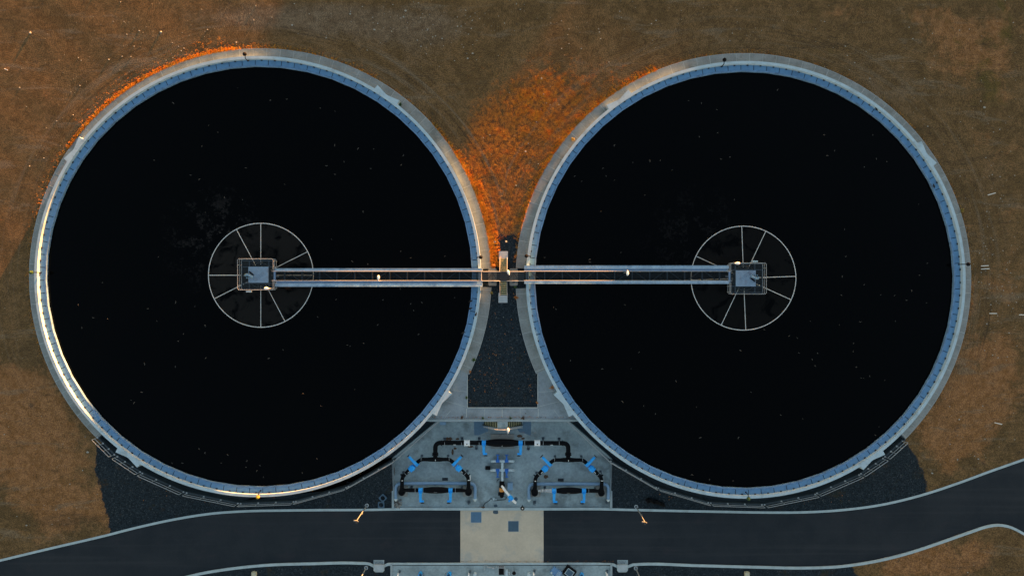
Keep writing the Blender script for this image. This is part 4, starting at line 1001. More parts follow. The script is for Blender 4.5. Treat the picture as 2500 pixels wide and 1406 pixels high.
mb = MB(); c = q(1246.5,1214.5,zp+.42); mb.sphere((c.x,c.y,c.z),.26,.26,.22,14,8); mb.cyl(q(1242,1209.5,zp+.42), q(1243.5,1211,zp+.42), .22,.22,14); mb.cyl(q(1249.5,1217.5,zp+.42), q(1251,1219,zp+.42), .22,.22,14); mb.cyl((c.x-.15,c.y-.25,c.z),(c.x-.15,c.y-.45,c.z),.1,.1,8); mb.build('valve', M['blue'], root)
c = P(1259.5,1217,ZR); mb = MB(); mb.cyl((c.x,c.y,ZR-.05),(c.x,c.y,ZR+.12),.2,.2,16); mb.cyl((c.x,c.y,ZR+.12),(c.x,c.y,ZR+.2),.11,.1,12)
single('pipe_stub', mb, M['hatch2'], 'short round grey pipe stub beside the white pump outlet', 'pipe stub')
c = P(1245.5,1187,ZR+.5); mb = MB(); mb.box(c.x-.27,c.x+.27,c.y-.36,c.y+.36,ZR,ZR+.55); mb.box(c.x-.29,c.x+.29,c.y-.38,c.y+.38,ZR+.552,ZR+.60); mb.box(c.x+.0,c.x+.02,c.y-.33,c.y+.33,ZR+.602,ZR+.62)
single('control_cabinet', mb, M['gpipe'], 'blue-grey cabinet standing right of the orange-banded pump', 'cabinet')
mb = MB(); mb.tube(arc_pts([q(1226,1212,ZR+.3), q(1238,1212,ZR+.05), q(1234,1219,ZR+.04), q(1222,1220,ZR+.04), q(1206,1221.5,ZR+.04), q(1201,1219,ZR+.04), q(1199,1214.5,ZR+.04), q(1194,1222,ZR+.04), q(1183,1228,ZR+.04), q(1179.6,1236,ZR+.04)], .3, 4), .028, 6)
single('cable', mb, M['blk'], 'thin black cable snaking across the yard floor from the pump', 'cable')
mb = MB(); mb.tube([q(1213,1176,ZR+.04), q(1214,1172,ZR+.2), q(1219,1169,ZR+.25)], .03, 6); single('hose', mb, M['blk'], 'short curved black hose left of the pump inlet', 'hose')
mb = MB(); c = P(1205.5,1217,ZR); mb.box(c.x-.1,c.x+.1,c.y-.13,c.y+.13,ZR,ZR+.15); mb.cyl((c.x+.25,c.y-.05,ZR),(c.x+.25,c.y-.05,ZR+.14),.08,n=8); single('socket_box', mb, M['wpipe'], 'tiny pale socket box on the black cable', 'socket box')
mb = MB(); c = P(1179.6,1239,ZR); mb.box(c.x-.2,c.x+.2,c.y+.02,c.y+.12,ZR,ZR+.08); mb.cyl((c.x,c.y-.1,ZR),(c.x,c.y+.05,ZR+.15),.06,n=6); single('standpipe', mb, M['rust'], 'small rusty fitting where the black cable meets the road edge', 'standpipe')
mb = MB(); c = P(1275.5,1240,ZR+.9); mb.sphere((c.x,c.y,ZR+.95),.24,.22,.18,12,8); mb.cyl((c.x,c.y+.02,ZR),(c.x,c.y+.02,ZR+.9),.05,n=8); mb.box(c.x-.05,c.x+.05,c.y+.2,c.y+.32,ZR+.85,ZR+.95); mb.cm = 1; mb.sphere((c.x,c.y+.03,ZR+1.11),.09,.06,.04,8,6)  # small white blob stands in for a glint on the black ball
single('hydrant', mb, [M['blk'], M['white']], 'black round-topped hydrant at the yard edge with a painted white glint', 'hydrant')

# ------------------------------------------------------------------ hatches, frames, hose heap, storm drains
for x, y, m_, lab in ((1162.5,1262,M['hatch'],'brighter blue square steel hatch in the pale crossing slab'),(1253.5,1284,M['hatch2'],'duller blue square steel hatch in the pale crossing slab')):
    c = P(x,y,ZR); w = PX(13.2,ZR); root = thing('access_hatch', (c.x,c.y,ZR), lab, 'hatch', 'access hatches')
    mb = MB(); mb.box(c.x-w,c.x+w,c.y-w,c.y+w,ZR-.05,ZR+.013); mb.build('frame', M['kerb'], root)
    mb = MB(); mb.box(c.x-w+.03,c.x+w-.03,c.y-w+.03,c.y+w-.03,ZR+.014,ZR+.028); mb.cyl((c.x-w*.6,c.y,ZR+.028),(c.x-w*.6,c.y,ZR+.034),.05,n=10); mb.build('lid', m_, root)
for x, y, an, nm in ((935,1214.5,.78,'diamond-turned'),(930.5,1232,0,'square-set')):
    c = P(x,y,-1.45); n = 28; mb = MB(); w = .36; z0, z1 = (-1.42,-1.30) if nm[0] == 'd' else (-1.52,-1.43); mb.T = TR((c.x,c.y,0), an)
    ro = []; ri_ = []
    for k in range(n):
        a_ = 2*PI*k/n; cc, ss = math.cos(a_), math.sin(a_); m_ = w/max(abs(cc),abs(ss)); ro.append((m_*cc,m_*ss)); ri_.append((.25*cc,.25*ss))
    vs = [(x_,y_,z1) for x_,y_ in ro]+[(x_,y_,z1) for x_,y_ in ri_]+[(x_,y_,z0) for x_,y_ in ro]+[(x_,y_,z0) for x_,y_ in ri_]
    fs = []
    for k in range(n):
        j = (k+1)%n; fs += [(k,j,n+j,n+k),(k,2*n+k,2*n+j,j),(n+k,n+j,3*n+j,3*n+k)]
    mb.add(vs, fs); single('manhole_frame', mb, M['hatch2'], '%s loose blue manhole frame with a round hole on the gravel' % nm, 'manhole frame', 'loose manhole frames')
# dark hose heap
mb = MB(); rnd = random.Random(11); pts_ = [P(1578+ (i/39)*42+rnd.uniform(-3,3), 1219+(i/39)**1.6*12+rnd.uniform(-5,5)*(1-.6*i/39), -1.35+rnd.uniform(0,.2)) for i in range(40)]
mb.tube(pts_, .13, 6); mb.tube([p+Vector((.1,-.15,-.05)) for p in pts_[::-1]], .13, 6); single('hose_heap', mb, M['blk'], 'long heap of tangled black hose on the gravel right of the yard', 'hose')
for x, sg, nm in ((925,1,'left'),(1520,-1,'right')):
    c = P(x,1380,ZR); root = thing('storm_drain', c, 'concrete storm drain with slotted apron in the lower kerb, %s of two' % nm, 'storm drain', 'storm drains')
    a, b2 = P(x-13,1366,ZR), P(x+13,1378.5,ZR); mb = MB(); mb.box(a.x,b2.x,b2.y,a.y,ZR-.1,ZR+.02); mb.build('apron_slab', M['wallc'], root)
    mb = MB()
    for k in range(6):
        xx = a.x+.12+(b2.x-a.x-.24)*k/6; mb.tube([(xx,a.y-.12,ZR+.023),(xx+.16*sg,b2.y+.1,ZR+.023)], .018, 4)
    mb.build('slots', M['grate'], root)
    a, b2 = P(x-11,1379,ZR+.3), P(x+11,1394,ZR+.3); mb = MB(); mb.box(a.x,b2.x,b2.y,a.y,ZR-.1,-1.33); mb.build('chamber_top', M['pad'], root)
    mb = MB(); mb.tube([(a.x-.05,a.y+.02,-1.36),(a.x-.05,b2.y+.1,-1.36),(a.x+.1,b2.y-.06,-1.36),(b2.x-.1,b2.y-.06,-1.36),(b2.x+.05,b2.y+.1,-1.36),(b2.x+.05,a.y+.02,-1.36)], .06, 6); mb.build('chamber_kerb', M['kerb'], root)

# ------------------------------------------------------------------ lower yard (only its top edge is in the picture)
za = -1.47
a = P(958,1378,za); b2 = P(1491,1700,za); mb = MB(); mb.box(a.x,b2.x,b2.y,a.y,-1.8,za); struct('lower_yard_slab', mb, M['slab'])
for x, nm in ((955.5,'left'),(1492.5,'right')):
    a = P(x-2.4,1377,-1.4); b2 = P(x+2.4,1700,-1.4); mb = MB(); mb.box(a.x,b2.x,b2.y,a.y,-1.9,-1.37); tag(mb.build('low_wall', M['wallc']), 'low concrete wall at the %s side of the yard below the road' % nm, 'low wall')
for x, y, s_, nm in ((1029.5,1401.5,-1,'leftmost'),(1091.5,1401.8,1,'second'),(1417,1404,1,'rightmost')):
    c = P(x,y,-.6); root = thing('wheel_valve', P(x,y,za), '%s blue valve with open grey handwheel below the road' % nm, 'valve', 'valves of the lower yard')
    mb = MB(); mb.cyl((c.x+s_*.22,c.y-.22,za),(c.x+s_*.22,c.y-.22,-.75),.22,.2,14); mb.cyl((c.x,c.y,-1.0),(c.x,c.y,-.62),.05,n=8); mb.box(c.x-.05,c.x+s_*.3,c.y-.2,c.y,-.95,-.75); mb.build('valve_body', M['blue'], root)
    mb = MB(); mb.tube([(c.x+.24*math.cos(2*PI*k/18),c.y+.2*math.sin(2*PI*k/18),-.6) for k in range(18)], .028, 6, closed=True)
    for k in range(3): aa = k*2*PI/3+.5; mb.tube([(c.x,c.y,-.6),(c.x+.24*math.cos(aa),c.y+.2*math.sin(aa),-.6)], .018, 5)
    mb.build('handwheel', M['joist'], root)
for x, y, nm in ((971,1404,'far left'),(1144,1404.5,'left middle'),(1303,1402.5,'right middle'),(1482,1403,'far right')):
    c = P(x,y,-.7); mb = MB(); mb.cyl((c.x,c.y,za),(c.x,c.y,-.75),.08,.08,10); mb.sphere((c.x,c.y,-.75),.1,n=10,m=6); mb.cm = 1; mb.box(c.x+.0,c.x+.22,c.y+.06,c.y+.28,za,za+.3)
    single('vent_post', mb, [M['white'], M['joist']], 'short white-capped post in the yard below the road, %s' % nm, 'vent post', 'white-capped posts')
for x, nm in ((1159,'left'),(1291.5,'right')):
    c = P(x,1403.5,-1); mb = MB(); mb.cyl((c.x,c.y,za),(c.x,c.y,-1.0),.2,.2,16); mb.cyl((c.x,c.y,-1.0),(c.x,c.y,-.95),.15,.13,14); single('pipe_stub', mb, M['wpipe'], 'round pale grey stub beside a white-capped post, %s of two' % nm, 'pipe stub', 'lower yard stubs')
root = thing('pump_pit', P(1224,1391,za), 'black open pit with a small ladder top below the crossing slab', 'pit')
a, b2 = P(1217.5,1381,za), P(1230.5,1402,za); mb = MB(); mb.box(a.x,b2.x,b2.y,a.y,za-.05,za+.02); mb.build('opening', M['blk'], root)
mb = MB()
for yy in (1380.5,1383.5,1386): c0 = P(1217,yy,za+.3); c1 = P(1231,yy,za+.3); mb.tube([c0,c1], .03, 6)
mb.tube([P(1217,1380,za+.3),P(1217,1403,za+.3)], .03, 6); mb.tube([P(1231,1380,za+.3),P(1231,1403,za+.3)], .03, 6); mb.build('ladder', M['rail'], root)
mb = MB(); c = P(1255,1394,za); mb.sphere((c.x,c.y,za+.5),.22,.2,.18,12,8); mb.cyl((c.x,c.y,za),(c.x,c.y,za+.45),.05,n=6); mb.tube([(c.x,c.y,za+.45),(c.x,c.y+.6,za+.3)], .02, 5)
single('hydrant', mb, M['blk'], 'black round-topped hydrant right of the open pit', 'hydrant')
mb = MB(); mb.tube(arc_pts([P(1182,1392,za+.1),P(1182,1380,za+.1),P(1190,1380,za+.1),P(1190,1385,za+.1),P(1212,1385.5,za+.1),P(1212,1379,za+.1)], .1, 3), .03, 6); mb.box(P(1201,0,za).x,P(1206,0,za).x,P(0,1387,za).y,P(0,1384,za).y,za,za+.2)
single('sample_line', mb, M['galv'], 'thin steel tubing bent along the wall left of the open pit', 'tubing')
mb = MB(); mb.box(P(1234,0,za).x,P(1240,0,za).x,P(0,1402,za).y,P(0,1388,za).y,za,za+.35); mb.cyl(P(1243,1402,za),P(1243,1396,za+.4),.07,n=8); single('metering_skid', mb, M['wpipe'], 'small steel skid standing right beside the open pit', 'skid')
c = P(1357.5,1394,za); mb = MB(); mb.T = TR((c.x,c.y,0), -.62); mb.box(-.58,.0,-.4,.4,za,za+.4); mb.box(.004,.6,-.4,.4,za,za+.34); mb.cm = 1
for k in ((-.45,-.3),(.1,-.55),(-.1,-.5)): mb.cyl((k[0],k[1],za),(k[0],k[1],za+.5),.1,.1,12)
for j in range(5): mb.box(.1+.09*j,.13+.09*j,-.3,.3,za+.341,za+.36)
single('plastic_crate', mb, [M['bbox'], M['wpipe']], 'tilted blue box of fittings in the yard below the road', 'crate')
c = P(1389.5,1394,za); root = thing('cable_chamber', (c.x,c.y,za), 'tilted dark square chamber with a pale inner frame below the road', 'chamber')
mb = MB(); mb.T = TR((c.x,c.y,0), -.62); mb.box(-.62,.62,-.55,.55,za,za+.4); mb.build('housing', M['blk'], root)
mb = MB(); mb.T = TR((c.x,c.y,0), -.62)
for a_ in ((-.42,.42,-.38,-.33),(-.42,.42,.33,.38),(-.42,-.37,-.33,.33),(.37,.42,-.33,.33)): mb.box(*a_, za+.40, za+.44)
mb.build('inner_frame', M['wpipe'], root)
mb = MB(); mb.T = TR((c.x,c.y,0), -.62); mb.box(-.36,.36,-.32,.32,za+.401,za+.42); mb.build('lid', M['hatch2'], root)
for x, nm in ((620,'left'),(1824,'right')):
    c = P(x,1400,-1.3); mb = MB(); mb.box(c.x-.26,c.x+.26,c.y-.25,c.y+.2,-1.5,-1.22); mb.box(c.x-.2,c.x+.2,c.y-.2,c.y+.15,-1.218,-1.19); mb.cyl((c.x,c.y+.2,-1.3),(c.x,c.y+.3,-1.3),.06,n=8)
    single('meter_box', mb, M['pbox'], 'small pale yellow box on the %s gravel below the road' % nm, 'meter box', 'pale meter boxes')

# ------------------------------------------------------------------ birds on the left tank covers and the right one
def bird(px, py, z, ang, label):
    p = P(px,py,z); root = thing('bird', p, label, 'bird', 'dark birds on the tank edges')
    mb = MB(); mb.T = TR(p, ang)
    prof = [(-.26,.015,.13),(-.16,.03,.14),(-.08,.065,.15),(.02,.085,.16),(.10,.07,.18),(.15,.04,.21),(.18,.045,.235),(.225,.03,.235),(.25,.01,.23),(.285,.003,.225)]
    mb.tube([(x_,0,z_) for x_,r_,z_ in prof], [r_ for x_,r_,z_ in prof], 10)
    for s_ in (-1,1):
        mb.prism([(.08,s_*.05),(-.02,s_*.11),(-.17,s_*.06),(-.10,s_*.03)], .15, .18); mb.tube([(.02,s_*.03,.10),(.03,s_*.035,.0),(.07,s_*.035,.0)], .008, 5)
    mb.build('body', M['bird'], root)
bird(1149,735,.42,.3,'uppermost of three dark birds on the inner edge of the left tank below the bridge')
bird(1148.5,753,.42,.2,'middle of three dark birds on the inner edge of the left tank below the bridge')
bird(1162,767,.80,1.2,'lowest of three dark birds, on the left tank rim below the bridge')
bird(1131,812,.42,.5,'lone dark bird on the left tank edge, further below the three')
bird(2278,455,.42,2.0,'dark bird on the inner edge of the right tank, right side')
bird(2138,268,.42,2.3,'dark bird on the inner edge of the right tank, upper right')

# ------------------------------------------------------------------ floating leaves
SHOWN = {'left':[(600,410),(660,245),(700,243),(818,272),(817,355),(874,363),(912,364),(985,380),(840,395),(797,405),(818,426),(905,412),(532,323),(580,215),(423,252),(537,568),(592,488),
   (1003,630),(898,645),(860,638),(977,705),(1003,742),(1030,738),(1010,758),(200,800),(353,888),(448,815),(435,833),(428,895),(346,957),(327,983),(486,1095),(500,1105),(556,1110),(420,1130),(445,1130),(540,1130),
   (603,1125),(601,1140),(627,1149),(643,1164),(738,1154),(820,731),(935,732),(922,793),(848,842),(888,838),(1060,700),(866,950),(740,960),(250,690),(383,784),(476,748),(500,793),(502,874),(429,738)],
  'right':[(1480,430),(1500,355),(1545,397),(1587,393),(1612,392),(1641,415),(1500,440),(1403,430),(1420,443),(1472,411),(1480,430),(1750,268),(1752,325),(1760,389),(1782,384),(1898,220),(2020,380),(2012,330),
   (2140,388),(2110,408),(2165,395),(2131,330),(2062,560),(2056,675),(2110,695),(2150,720),(2184,721),(2054,720),(2226,709),(2245,672),(2262,739),(2213,733),(2049,793),(2100,786),(2186,784),(2084,838),(2083,858),
   (1927,820),(1947,825),(1996,862),(1983,877),(1990,893),(2091,896),(2123,918),(2108,923),(2160,928),(1906,1013),(1960,1022),(1690,1158),(1732,1170),(1790,1173),(2146,1042),(2137,1062),(1357,755),(1352,750),(1420,690),
   (1393,880),(1470,900),(1520,980),(1600,1010),(1440,640),(1560,860),(1650,930)]}
rnd = random.Random(5)
for sd in ('left','right'):
    T_ = TL if sd == 'left' else TRt; lst = list(SHOWN[sd])
    while len(lst) < 88:
        a_ = rnd.uniform(0, 2*PI); rr_ = 23*math.sqrt(rnd.random()); x = T_['C'][0]+rr_*math.cos(a_); y = T_['C'][1]+rr_*math.sin(a_)*.98
        if rr_ > 22: continue
        px, py = CX+x/S, CY-y/S
        if abs(py-675) < 30: continue
        lst.append((px, py))
    proto = []
    for v in range(5):
        mb = MB(); c_ = rnd.uniform(-.9,.9); L_ = rnd.uniform(.09,.15); n = 6; vs = []
        for k in range(n+1):
            u_ = k/n*2-1; w = .034*(1-u_*u_)+.006; yc = c_*L_*.6*(u_*u_); vs += [(u_*L_, yc-w, 0),(u_*L_, yc+w, .012)]
        mb.add(vs, [(2*k,2*k+2,2*k+3,2*k+1) for k in range(n)]); me_ = mb
        proto.append(mb)
    meshes = []
    for mb in proto:
        me_ = bpy.data.meshes.new('floating_leaf'); me_.from_pydata(mb.v, [], mb.f); me_.materials.append(M['leaf']); meshes.append(me_)
    for i, (px, py) in enumerate(lst):
        o = bpy.data.objects.new('floating_leaf', meshes[i % 5]); COL.objects.link(o); o.location = P(px,py,.135); o.rotation_euler = (0,0,rnd.uniform(0,6.28)); s_ = rnd.uniform(.6,1.15); o.scale = (s_,s_,1)
        tag(o, 'small pale leaf floating on the black water of the %s tank' % sd, 'leaf', 'leaves floating on the %s tank' % sd)

# ------------------------------------------------------------------ white sticks, stones
for px, py, an, L_, lab in ((2420,474,.27,.85,'white plastic stick on the earth, uppermost right of the right tank'),(2403,649,.05,.80,'upper of two parallel white sticks right of the right tank'),
    (2404,656.5,.05,.88,'lower of two parallel white sticks right of the right tank'),(2423.5,765,.0,.78,'level white stick on the earth, below the parallel pair'),(2496,768.5,-.03,.8,'white stick cut by the right edge of the picture'),
    (2436,1033,-.22,.8,'white stick lying alone on the brown earth lower right'),(17,171,-.4,.35,'short pale strip of plastic on the earth near the top left corner')):
    p = P(px,py); mb = MB(); z = .10; mb.T = TR((p.x,p.y,z), an); mb.box(-L_/2,L_/2,-.045,.045,-.03,.03); mb.cyl((-L_/2-.02,0,0),(-L_/2+.05,0,0),.05,n=8)
    single('plastic_stick', mb, M['stick'], lab, 'stick', 'white sticks on the earth')
def rock(mb, c, r_, rnd):
    n, m_ = 6, 4; vs = []; fs = []
    for i in range(m_+1):
        th = PI*i/m_
        for k in range(n):
            a_ = 2*PI*k/n; q_ = r_*rnd.uniform(.75,1.2); vs.append((c[0]+q_*math.sin(th)*math.cos(a_), c[1]+q_*math.sin(th)*math.sin(a_)*.8, c[2]+q_*.55*math.cos(th)))
    for i in range(m_):
        for k in range(n): fs.append((i*n+k,(i+1)*n+k,(i+1)*n+(k+1)%n,i*n+(k+1)%n))
    mb.add(vs, fs)
big = [(74,81,'near the top left corner'),(340,76,'above the left part of the left tank'),(393,79,'above the left tank, right of another'),(713,62,'above the top of the left tank'),(1142,143,'in the upper middle, larger of a pair'),
       (1154,131,'in the upper middle, smaller of a pair'),(990,27,'near the top edge, middle'),(985,42,'just below another near the top edge'),(1117,65,'right of the top-edge stones'),(855,35,'near the top edge above the left tank'),(914,73,'pale and narrow above the left tank'),
       (1322,192,'in the reddish earth above the right tank'),(1283,370,'in the middle of the reddish wedge'),(1260,453,'low in the reddish wedge'),(577,104,'just above the left tank rim'),(214,1103,'beside the lower left gravel'),(2344,1024,'on the brown earth beside the right tank, lower right'),
       (2295,1163,'crescent of pale stone by the right-hand road kerb'),(2410,1128,'beside the road kerb at the right edge'),(48,1290,'near the lower left corner'),(2403,263,'on the earth right of the right tank, high up'),(2265,309,'just outside the right tank, upper right'),(1208,591,'on the gravel above the upper pad'),(1236,590,'orange-tinted stone on the gravel above the upper pad')]
for i, (px, py, w) in enumerate(big):
    p = P(px,py); mb = MB(); rock(mb, (p.x,p.y,zgs(p.x,p.y)+.01), random.Random(i).uniform(.09,.15), random.Random(i)); single('stone', mb, M['stone'], 'pale stone '+w, 'stone', 'loose pale stones')
mb = MB(); rnd = random.Random(21); cnt = 0
clus = [(350,120,140,70,230),(700,50,260,40,150),(1050,60,120,50,220),(1350,80,120,60,130),(1700,60,160,40,60),(150,260,140,160,150),(60,900,60,200,50),(130,1200,110,110,110),(2420,600,70,180,330),(2150,230,130,110,120),(2380,260,100,140,110),
        (1300,330,110,150,180),(2400,1100,100,60,70),(2340,1000,100,80,50),(2380,1370,100,30,45),(2440,760,50,120,130),(1226,860,60,100,20),(1950,60,200,40,80),(2440,60,60,60,20)]
for cx_, cy_, rx, ry, n in clus:
    for k in range(int(n*.5)):
        px, py = cx_+rnd.gauss(0,1)*rx*.8, cy_+rnd.gauss(0,1)*ry*.8; p = P(px,py); x, y = p.x, p.y
        if not (-60 < x < 60 and -34 < y < 34): continue
        if min(math.hypot(x-T_['C'][0], (y-T_['C'][1])/T_['ys'])-T_['R'] for T_ in TANKS) < 1.2: continue
        if py > np.interp(px, UX, UY)-6 and py < 1385: continue
        if 236 < px < 2283 and py > 1080 and py < 1385: continue
        rock(mb, (x,y,zgs(x,y)+.002), rnd.choice((.025,.03,.035,.04,.05,.075))*1.0, rnd); cnt += 1
o = mb.build('pebbles', M['stone'], origin=(0,0,0)); tag(o, 'countless small pale pebbles scattered over the bare earth', 'pebbles', kind='stuff')

# ------------------------------------------------------------------ dry grass
rnd = np.random.RandomState(12)
gv = []; gf = []
def tuft(x, y, z, h, spread, nb):
    h *= .62; spread *= 1.3
    for _ in range(nb):
        a_ = rnd.uniform(0, 2*PI); d_ = rnd.uniform(0, spread); bx, by = x+math.cos(a_)*d_, y+math.sin(a_)*d_
        la = rnd.uniform(0, 2*PI); ll = h*rnd.uniform(.3,.9); w = rnd.uniform(.010,.024); wa = la+PI/2
        k = len(gv); hx = h*rnd.uniform(.5,1.1)
        gv.append((bx-math.cos(wa)*w, by-math.sin(wa)*w, z)); gv.append((bx+math.cos(wa)*w, by+math.sin(wa)*w, z)); gv.append((bx+math.cos(la)*ll, by+math.sin(la)*ll, z+hx)); gf.append((k,k+1,k+2))
def perim(T_, a0, a1, n, wmax, h, pw=1.0):
    for _ in range(n):
        a_ = rnd.uniform(a0,a1); d_ = 1.12+wmax*rnd.uniform(0,1)**pw
        p = tp(T_, T_['R']+d_, a_); clump = math.sin(a_*7.1)+math.sin(a_*17.3+1)+rnd.uniform(-1.5,1.5)
        if clump < -.6+.5*(d_-1.12)/wmax*1.8: continue
        tuft(p.x, p.y, zgs(p.x,p.y)-.02, h*rnd.uniform(.6,1.2)*(1-.4*(d_-1.1)/max(wmax,.1)), .08, 5)
perim(TL, 2.5, 24, 5600, 1.1, .30, 1.8); perim(TL, 22, 33, 1500, .8, .24, 2.2); perim(TL, 30, 42, 700, .5, .18, 2.0)
perim(TL, 2.5, 28, 1200, .30, .32)
perim(TL, 96, 146, 5200, .40, .22, 1.6)
perim(TL, 98, 140, 900, 1.7, .16, 1.3)
perim(TL, 60, 98, 1000, .7, .15, 1.6)
perim(TL, 30, 60, 350, .4, .10)
perim(TL, 146, 200, 700, .9, .13, 1.4)
perim(TRt, 112, 165, 4200, .8, .24, 1.6)
perim(TRt, 165, 176, 150, .3, .18)
perim(TRt, 40, 112, 650, .5, .10, 1.4)
perim(TRt, -40, 40, 450, .5, .09, 1.4)
# wedge between the tanks
def dens(px, py):
    v = 0
    for bx, by, rx, ry, w in ((1300,240,75,75,1.0),(1400,245,80,45,.7),(1360,310,50,70,.7),(1250,400,60,100,.45),(1190,330,50,80,.35),(1230,520,50,60,.7),(1330,400,40,80,.6),(1200,520,18,80,.9),(1460,210,60,30,.8),(1160,400,30,90,.5),(1380,190,70,30,.4),(1290,470,50,60,.4)):
        v += w*math.exp(-((px-bx)/rx)**2-((py-by)/ry)**2)
    n = math.sin(px*.11+math.sin(py*.07)*2)+math.sin(py*.13+px*.05+math.sin(px*.06)*2)+.7*math.sin(px*.31-py*.27)+.6*math.sin(px*.23+py*.37+1)
    return v*max(0, .45+n*.42)
k = 0; tries = 0
while k < 19000 and tries < 260000:
    tries += 1; px, py = rnd.uniform(1080,1560), rnd.uniform(130,585); p = P(px,py)
    if min(math.hypot(p.x-T_['C'][0], (p.y-T_['C'][1])/T_['ys'])-T_['R'] for T_ in TANKS) < 1.15: continue
    if rnd.uniform(0,1) > dens(px,py): continue
    tuft(p.x, p.y, zgs(p.x,p.y)-.05, rnd.uniform(.10,.22), .12, 5); k += 1
# thin dry stalks over the rest of the earth
for _ in range(5000):
    px, py = rnd.uniform(0,2500), rnd.uniform(0,1406); p = P(px,py)
    if min(math.hypot(p.x-T_['C'][0], (p.y-T_['C'][1])/T_['ys'])-T_['R'] for T_ in TANKS) < 1.2: continue
    if py > np.interp(px, UX, UY)-5: continue
    if (236 < px < 2285 and py > 1070): continue
    if math.sin(px*.021+1)+math.sin(py*.03)+math.sin(px*.043+py*.037) < .2: continue
    tuft(p.x, p.y, zgs(p.x,p.y)-.04, rnd.uniform(.05,.09), .10, 3)
me_ = bpy.data.meshes.new('dry_grass'); me_.from_pydata(gv, [], gf); me_.materials.append(M['grass'])
o = bpy.data.objects.new('dry_grass', me_); COL.objects.link(o); tag(o, 'dry orange grass fringing the tank paths and filling the wedge between them', 'grass', kind='stuff')

# leaf litter on the gravel and along the concrete edges
rl_ = random.Random(77); mb = MB()
def fleck(px, py, z, s_):
    p = P(px,py,z); a_ = rl_.uniform(0,6.3); mb.cm = rl_.choice((0,0,1,2)); c, q = math.cos(a_)*s_, math.sin(a_)*s_
    mb.add([(p.x-c,p.y-q,z+.01),(p.x+q*.4,p.y-c*.4,z+.03),(p.x+c,p.y+q,z+.012),(p.x-q*.4,p.y+c*.4,z+.035)], [(0,1,2,3)])
for cx_, cy_, rx, ry, n in ((1200,870,35,60,70),(1190,930,35,40,60),(1240,830,50,60,40),(1262,720,8,10,14),(1206,596,15,12,16),(1290,960,12,30,16),(420,1190,60,30,26),(2010,1215,50,15,20),(1620,1210,40,20,16)):
    for _ in range(n):
        px, py = cx_+rl_.gauss(0,1)*rx*.7, cy_+rl_.gauss(0,1)*ry*.6; p = P(px,py)
        if min(math.hypot(p.x-T_['C'][0], (p.y-T_['C'][1])/T_['ys'])-T_['R'] for T_ in TANKS) < 1.3: continue
        fleck(px, py, zgs(p.x,p.y)+.0, rl_.uniform(.03,.10))
for _ in range(170):
    px = rl_.uniform(1045,1410); fleck(px, 1019.5-abs(rl_.gauss(0,1.6)), .012, rl_.uniform(.03,.08))
for _ in range(120):
    px = rl_.uniform(1124,1500); fleck(px, 1371-abs(rl_.gauss(0,2.2)), ZR+.012, rl_.uniform(.025,.07))
for _ in range(90):
    px, py = rl_.uniform(965,1485), rl_.uniform(1190,1238); fleck(px, 1238-abs(rl_.gauss(0,4)), ZR+.01, rl_.uniform(.02,.05))
for T_, rng in ((TL,(60,330)),(TRt,(-40,200))):
    for _ in range(150):
        a_ = rl_.uniform(*rng); p = tp(T_, T_['R']+.04+abs(rl_.gauss(0,.12)), a_); fleck(p.x/S+CX, CY-p.y/S, .012, rl_.uniform(.03,.08))
o = mb.build('leaf_litter', [M['weedo'], M['rust'], M['stoned']], origin=(0,0,0)); tag(o, 'fallen leaf litter scattered on gravel and along concrete edges', 'leaf litter', kind='stuff')

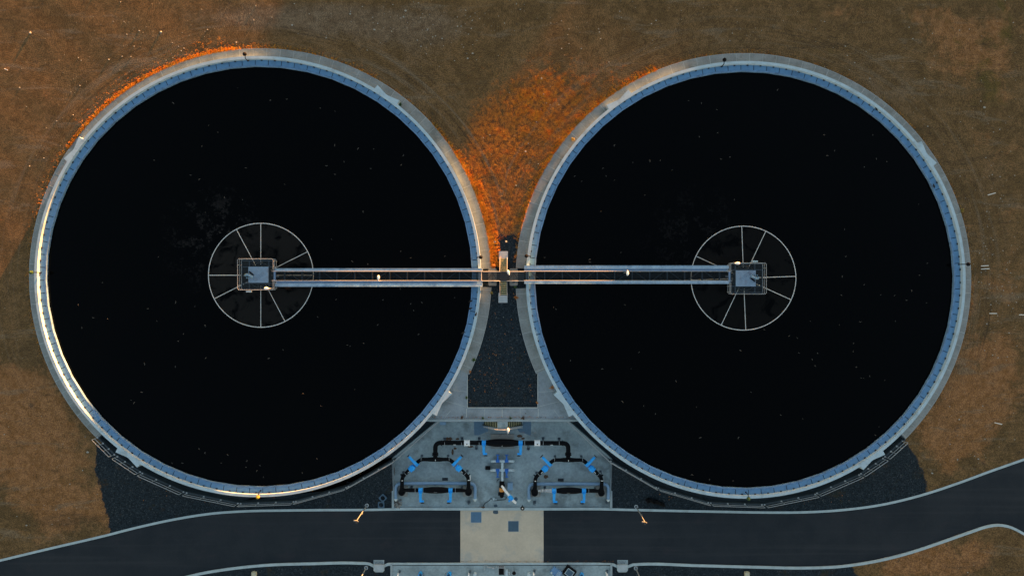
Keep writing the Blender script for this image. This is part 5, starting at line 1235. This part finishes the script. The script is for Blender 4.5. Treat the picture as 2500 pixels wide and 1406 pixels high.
# ------------------------------------------------------------------ weeds one can tell apart
def weed(px, py, z, r_, m_, label, n=26, h=.25):
    rw = random.Random(int(px*7+py)); p = P(px,py,z); mb = MB()
    for k in range(n):
        a_ = rw.uniform(0,2*PI); L_ = r_*rw.uniform(.4,1.1); w = .03*rw.uniform(.6,1.4); c, s_ = math.cos(a_), math.sin(a_); hh_ = h*rw.uniform(.3,1)
        vs = [(p.x-s_*w*.3,p.y+c*w*.3,z),(p.x+s_*w*.3,p.y-c*w*.3,z),(p.x+c*L_*.55+s_*w,p.y+s_*L_*.55-c*w,z+hh_),(p.x+c*L_*.55-s_*w,p.y+s_*L_*.55+c*w,z+hh_),(p.x+c*L_,p.y+s_*L_,z+hh_*.6)]
        mb.add(vs, [(0,1,2,3),(3,2,4)])
    single('weed', mb, m_, label, 'weed', 'weeds by the paths')
for a in ((1157,878,0,.32,M['weedg'],'green weed on the outer edge of the left path by the dark gravel'),(1348,946,0,.38,M['weedo'],'brown-green weed against the right tank beside its lower left buttress'),
    (978,256,0,.28,M['weedg'],'green weed on the upper right path of the left tank'),(1399,342,0,.3,M['weedy'],'yellow weed on the path of the right tank above the wedge'),
    (1259,626,0,.25,M['weedo'],'orange weed right of the upper stair pad'),(1260,726,0,.3,M['weedo'],'rusty weed right of the lower stair pad'),(1257,700,0,.28,M['weedg'],'dark green weed below the right walkway footing'),
    (1200,715,0,.22,M['weedy'],'yellow weed left of the lower stair'),(1205,650,0,.3,M['weedo'],'orange weed above the left walkway footing'),(1179,1020,0,.18,M['weedg'],'green weed on the apron edge, left of two'),(1247,1020,0,.15,M['weedg'],'green weed on the apron edge, right of two'),
    (1139,970,0,.22,M['weedg'],'green weed on the left apron beside the gravel'),(1096,948,0,.2,M['weedg'],'green weed against the left tank beside its lower right buttress'),(1148,907,0,.2,M['weedo'],'orange weed on the gravel at the left path corner'),
    (1311,982,0,.18,M['weedo'],'orange weed at the right gravel edge of the apron'),(2347,514,0,.3,M['weedy'],'yellow weed beside the right tank path'),(1128,1018,0,.25,M['rust'],'dead rusty weed on the left apron edge'),(1277,1019,0,.28,M['rust'],'dead rusty weed on the right apron edge')):
    weed(*a)

# ------------------------------------------------------------------ light, sky, camera
w = bpy.data.worlds.new('World'); sc.world = w; w.use_nodes = True
nt = w.node_tree; bg = nt.nodes['Background']; sky = nt.nodes.new('ShaderNodeTexSky'); sky.sky_type = 'NISHITA'; sky.sun_disc = False
EL, AZ = R(1.25), R(60.0)
sky.sun_elevation = EL; sky.sun_rotation = PI/2-AZ; sky.altitude = 100; sky.air_density = 1.2; sky.dust_density = .6; sky.ozone_density = 1.3
nt.links.new(sky.outputs[0], bg.inputs[0]); bg.inputs[1].default_value = .11
sun = bpy.data.lights.new('sun', 'SUN'); sun.energy = 5.0; sun.angle = R(.5); sun.color = (1.0,.41,.115)
so = bpy.data.objects.new('sun', sun); COL.objects.link(so)
d = Vector((math.cos(EL)*math.cos(AZ), math.cos(EL)*math.sin(AZ), math.sin(EL))); so.rotation_mode = 'QUATERNION'; so.rotation_quaternion = d.to_track_quat('Z','Y'); so.location = (60,60,40)
cam = bpy.data.cameras.new('camera'); cam.sensor_width = 36; cam.lens = 36*H/(2500*S); cam.clip_end = 3000; cam.clip_start = 1
co = bpy.data.objects.new('camera', cam); COL.objects.link(co); co.location = (0,0,H); co.rotation_euler = (0,0,0); sc.camera = co
vs_ = sc.view_settings; vs_.view_transform = 'Standard'; vs_.look = 'None'; vs_.gamma = 1; vs_.exposure = 3.3; vs_.use_curve_mapping = False
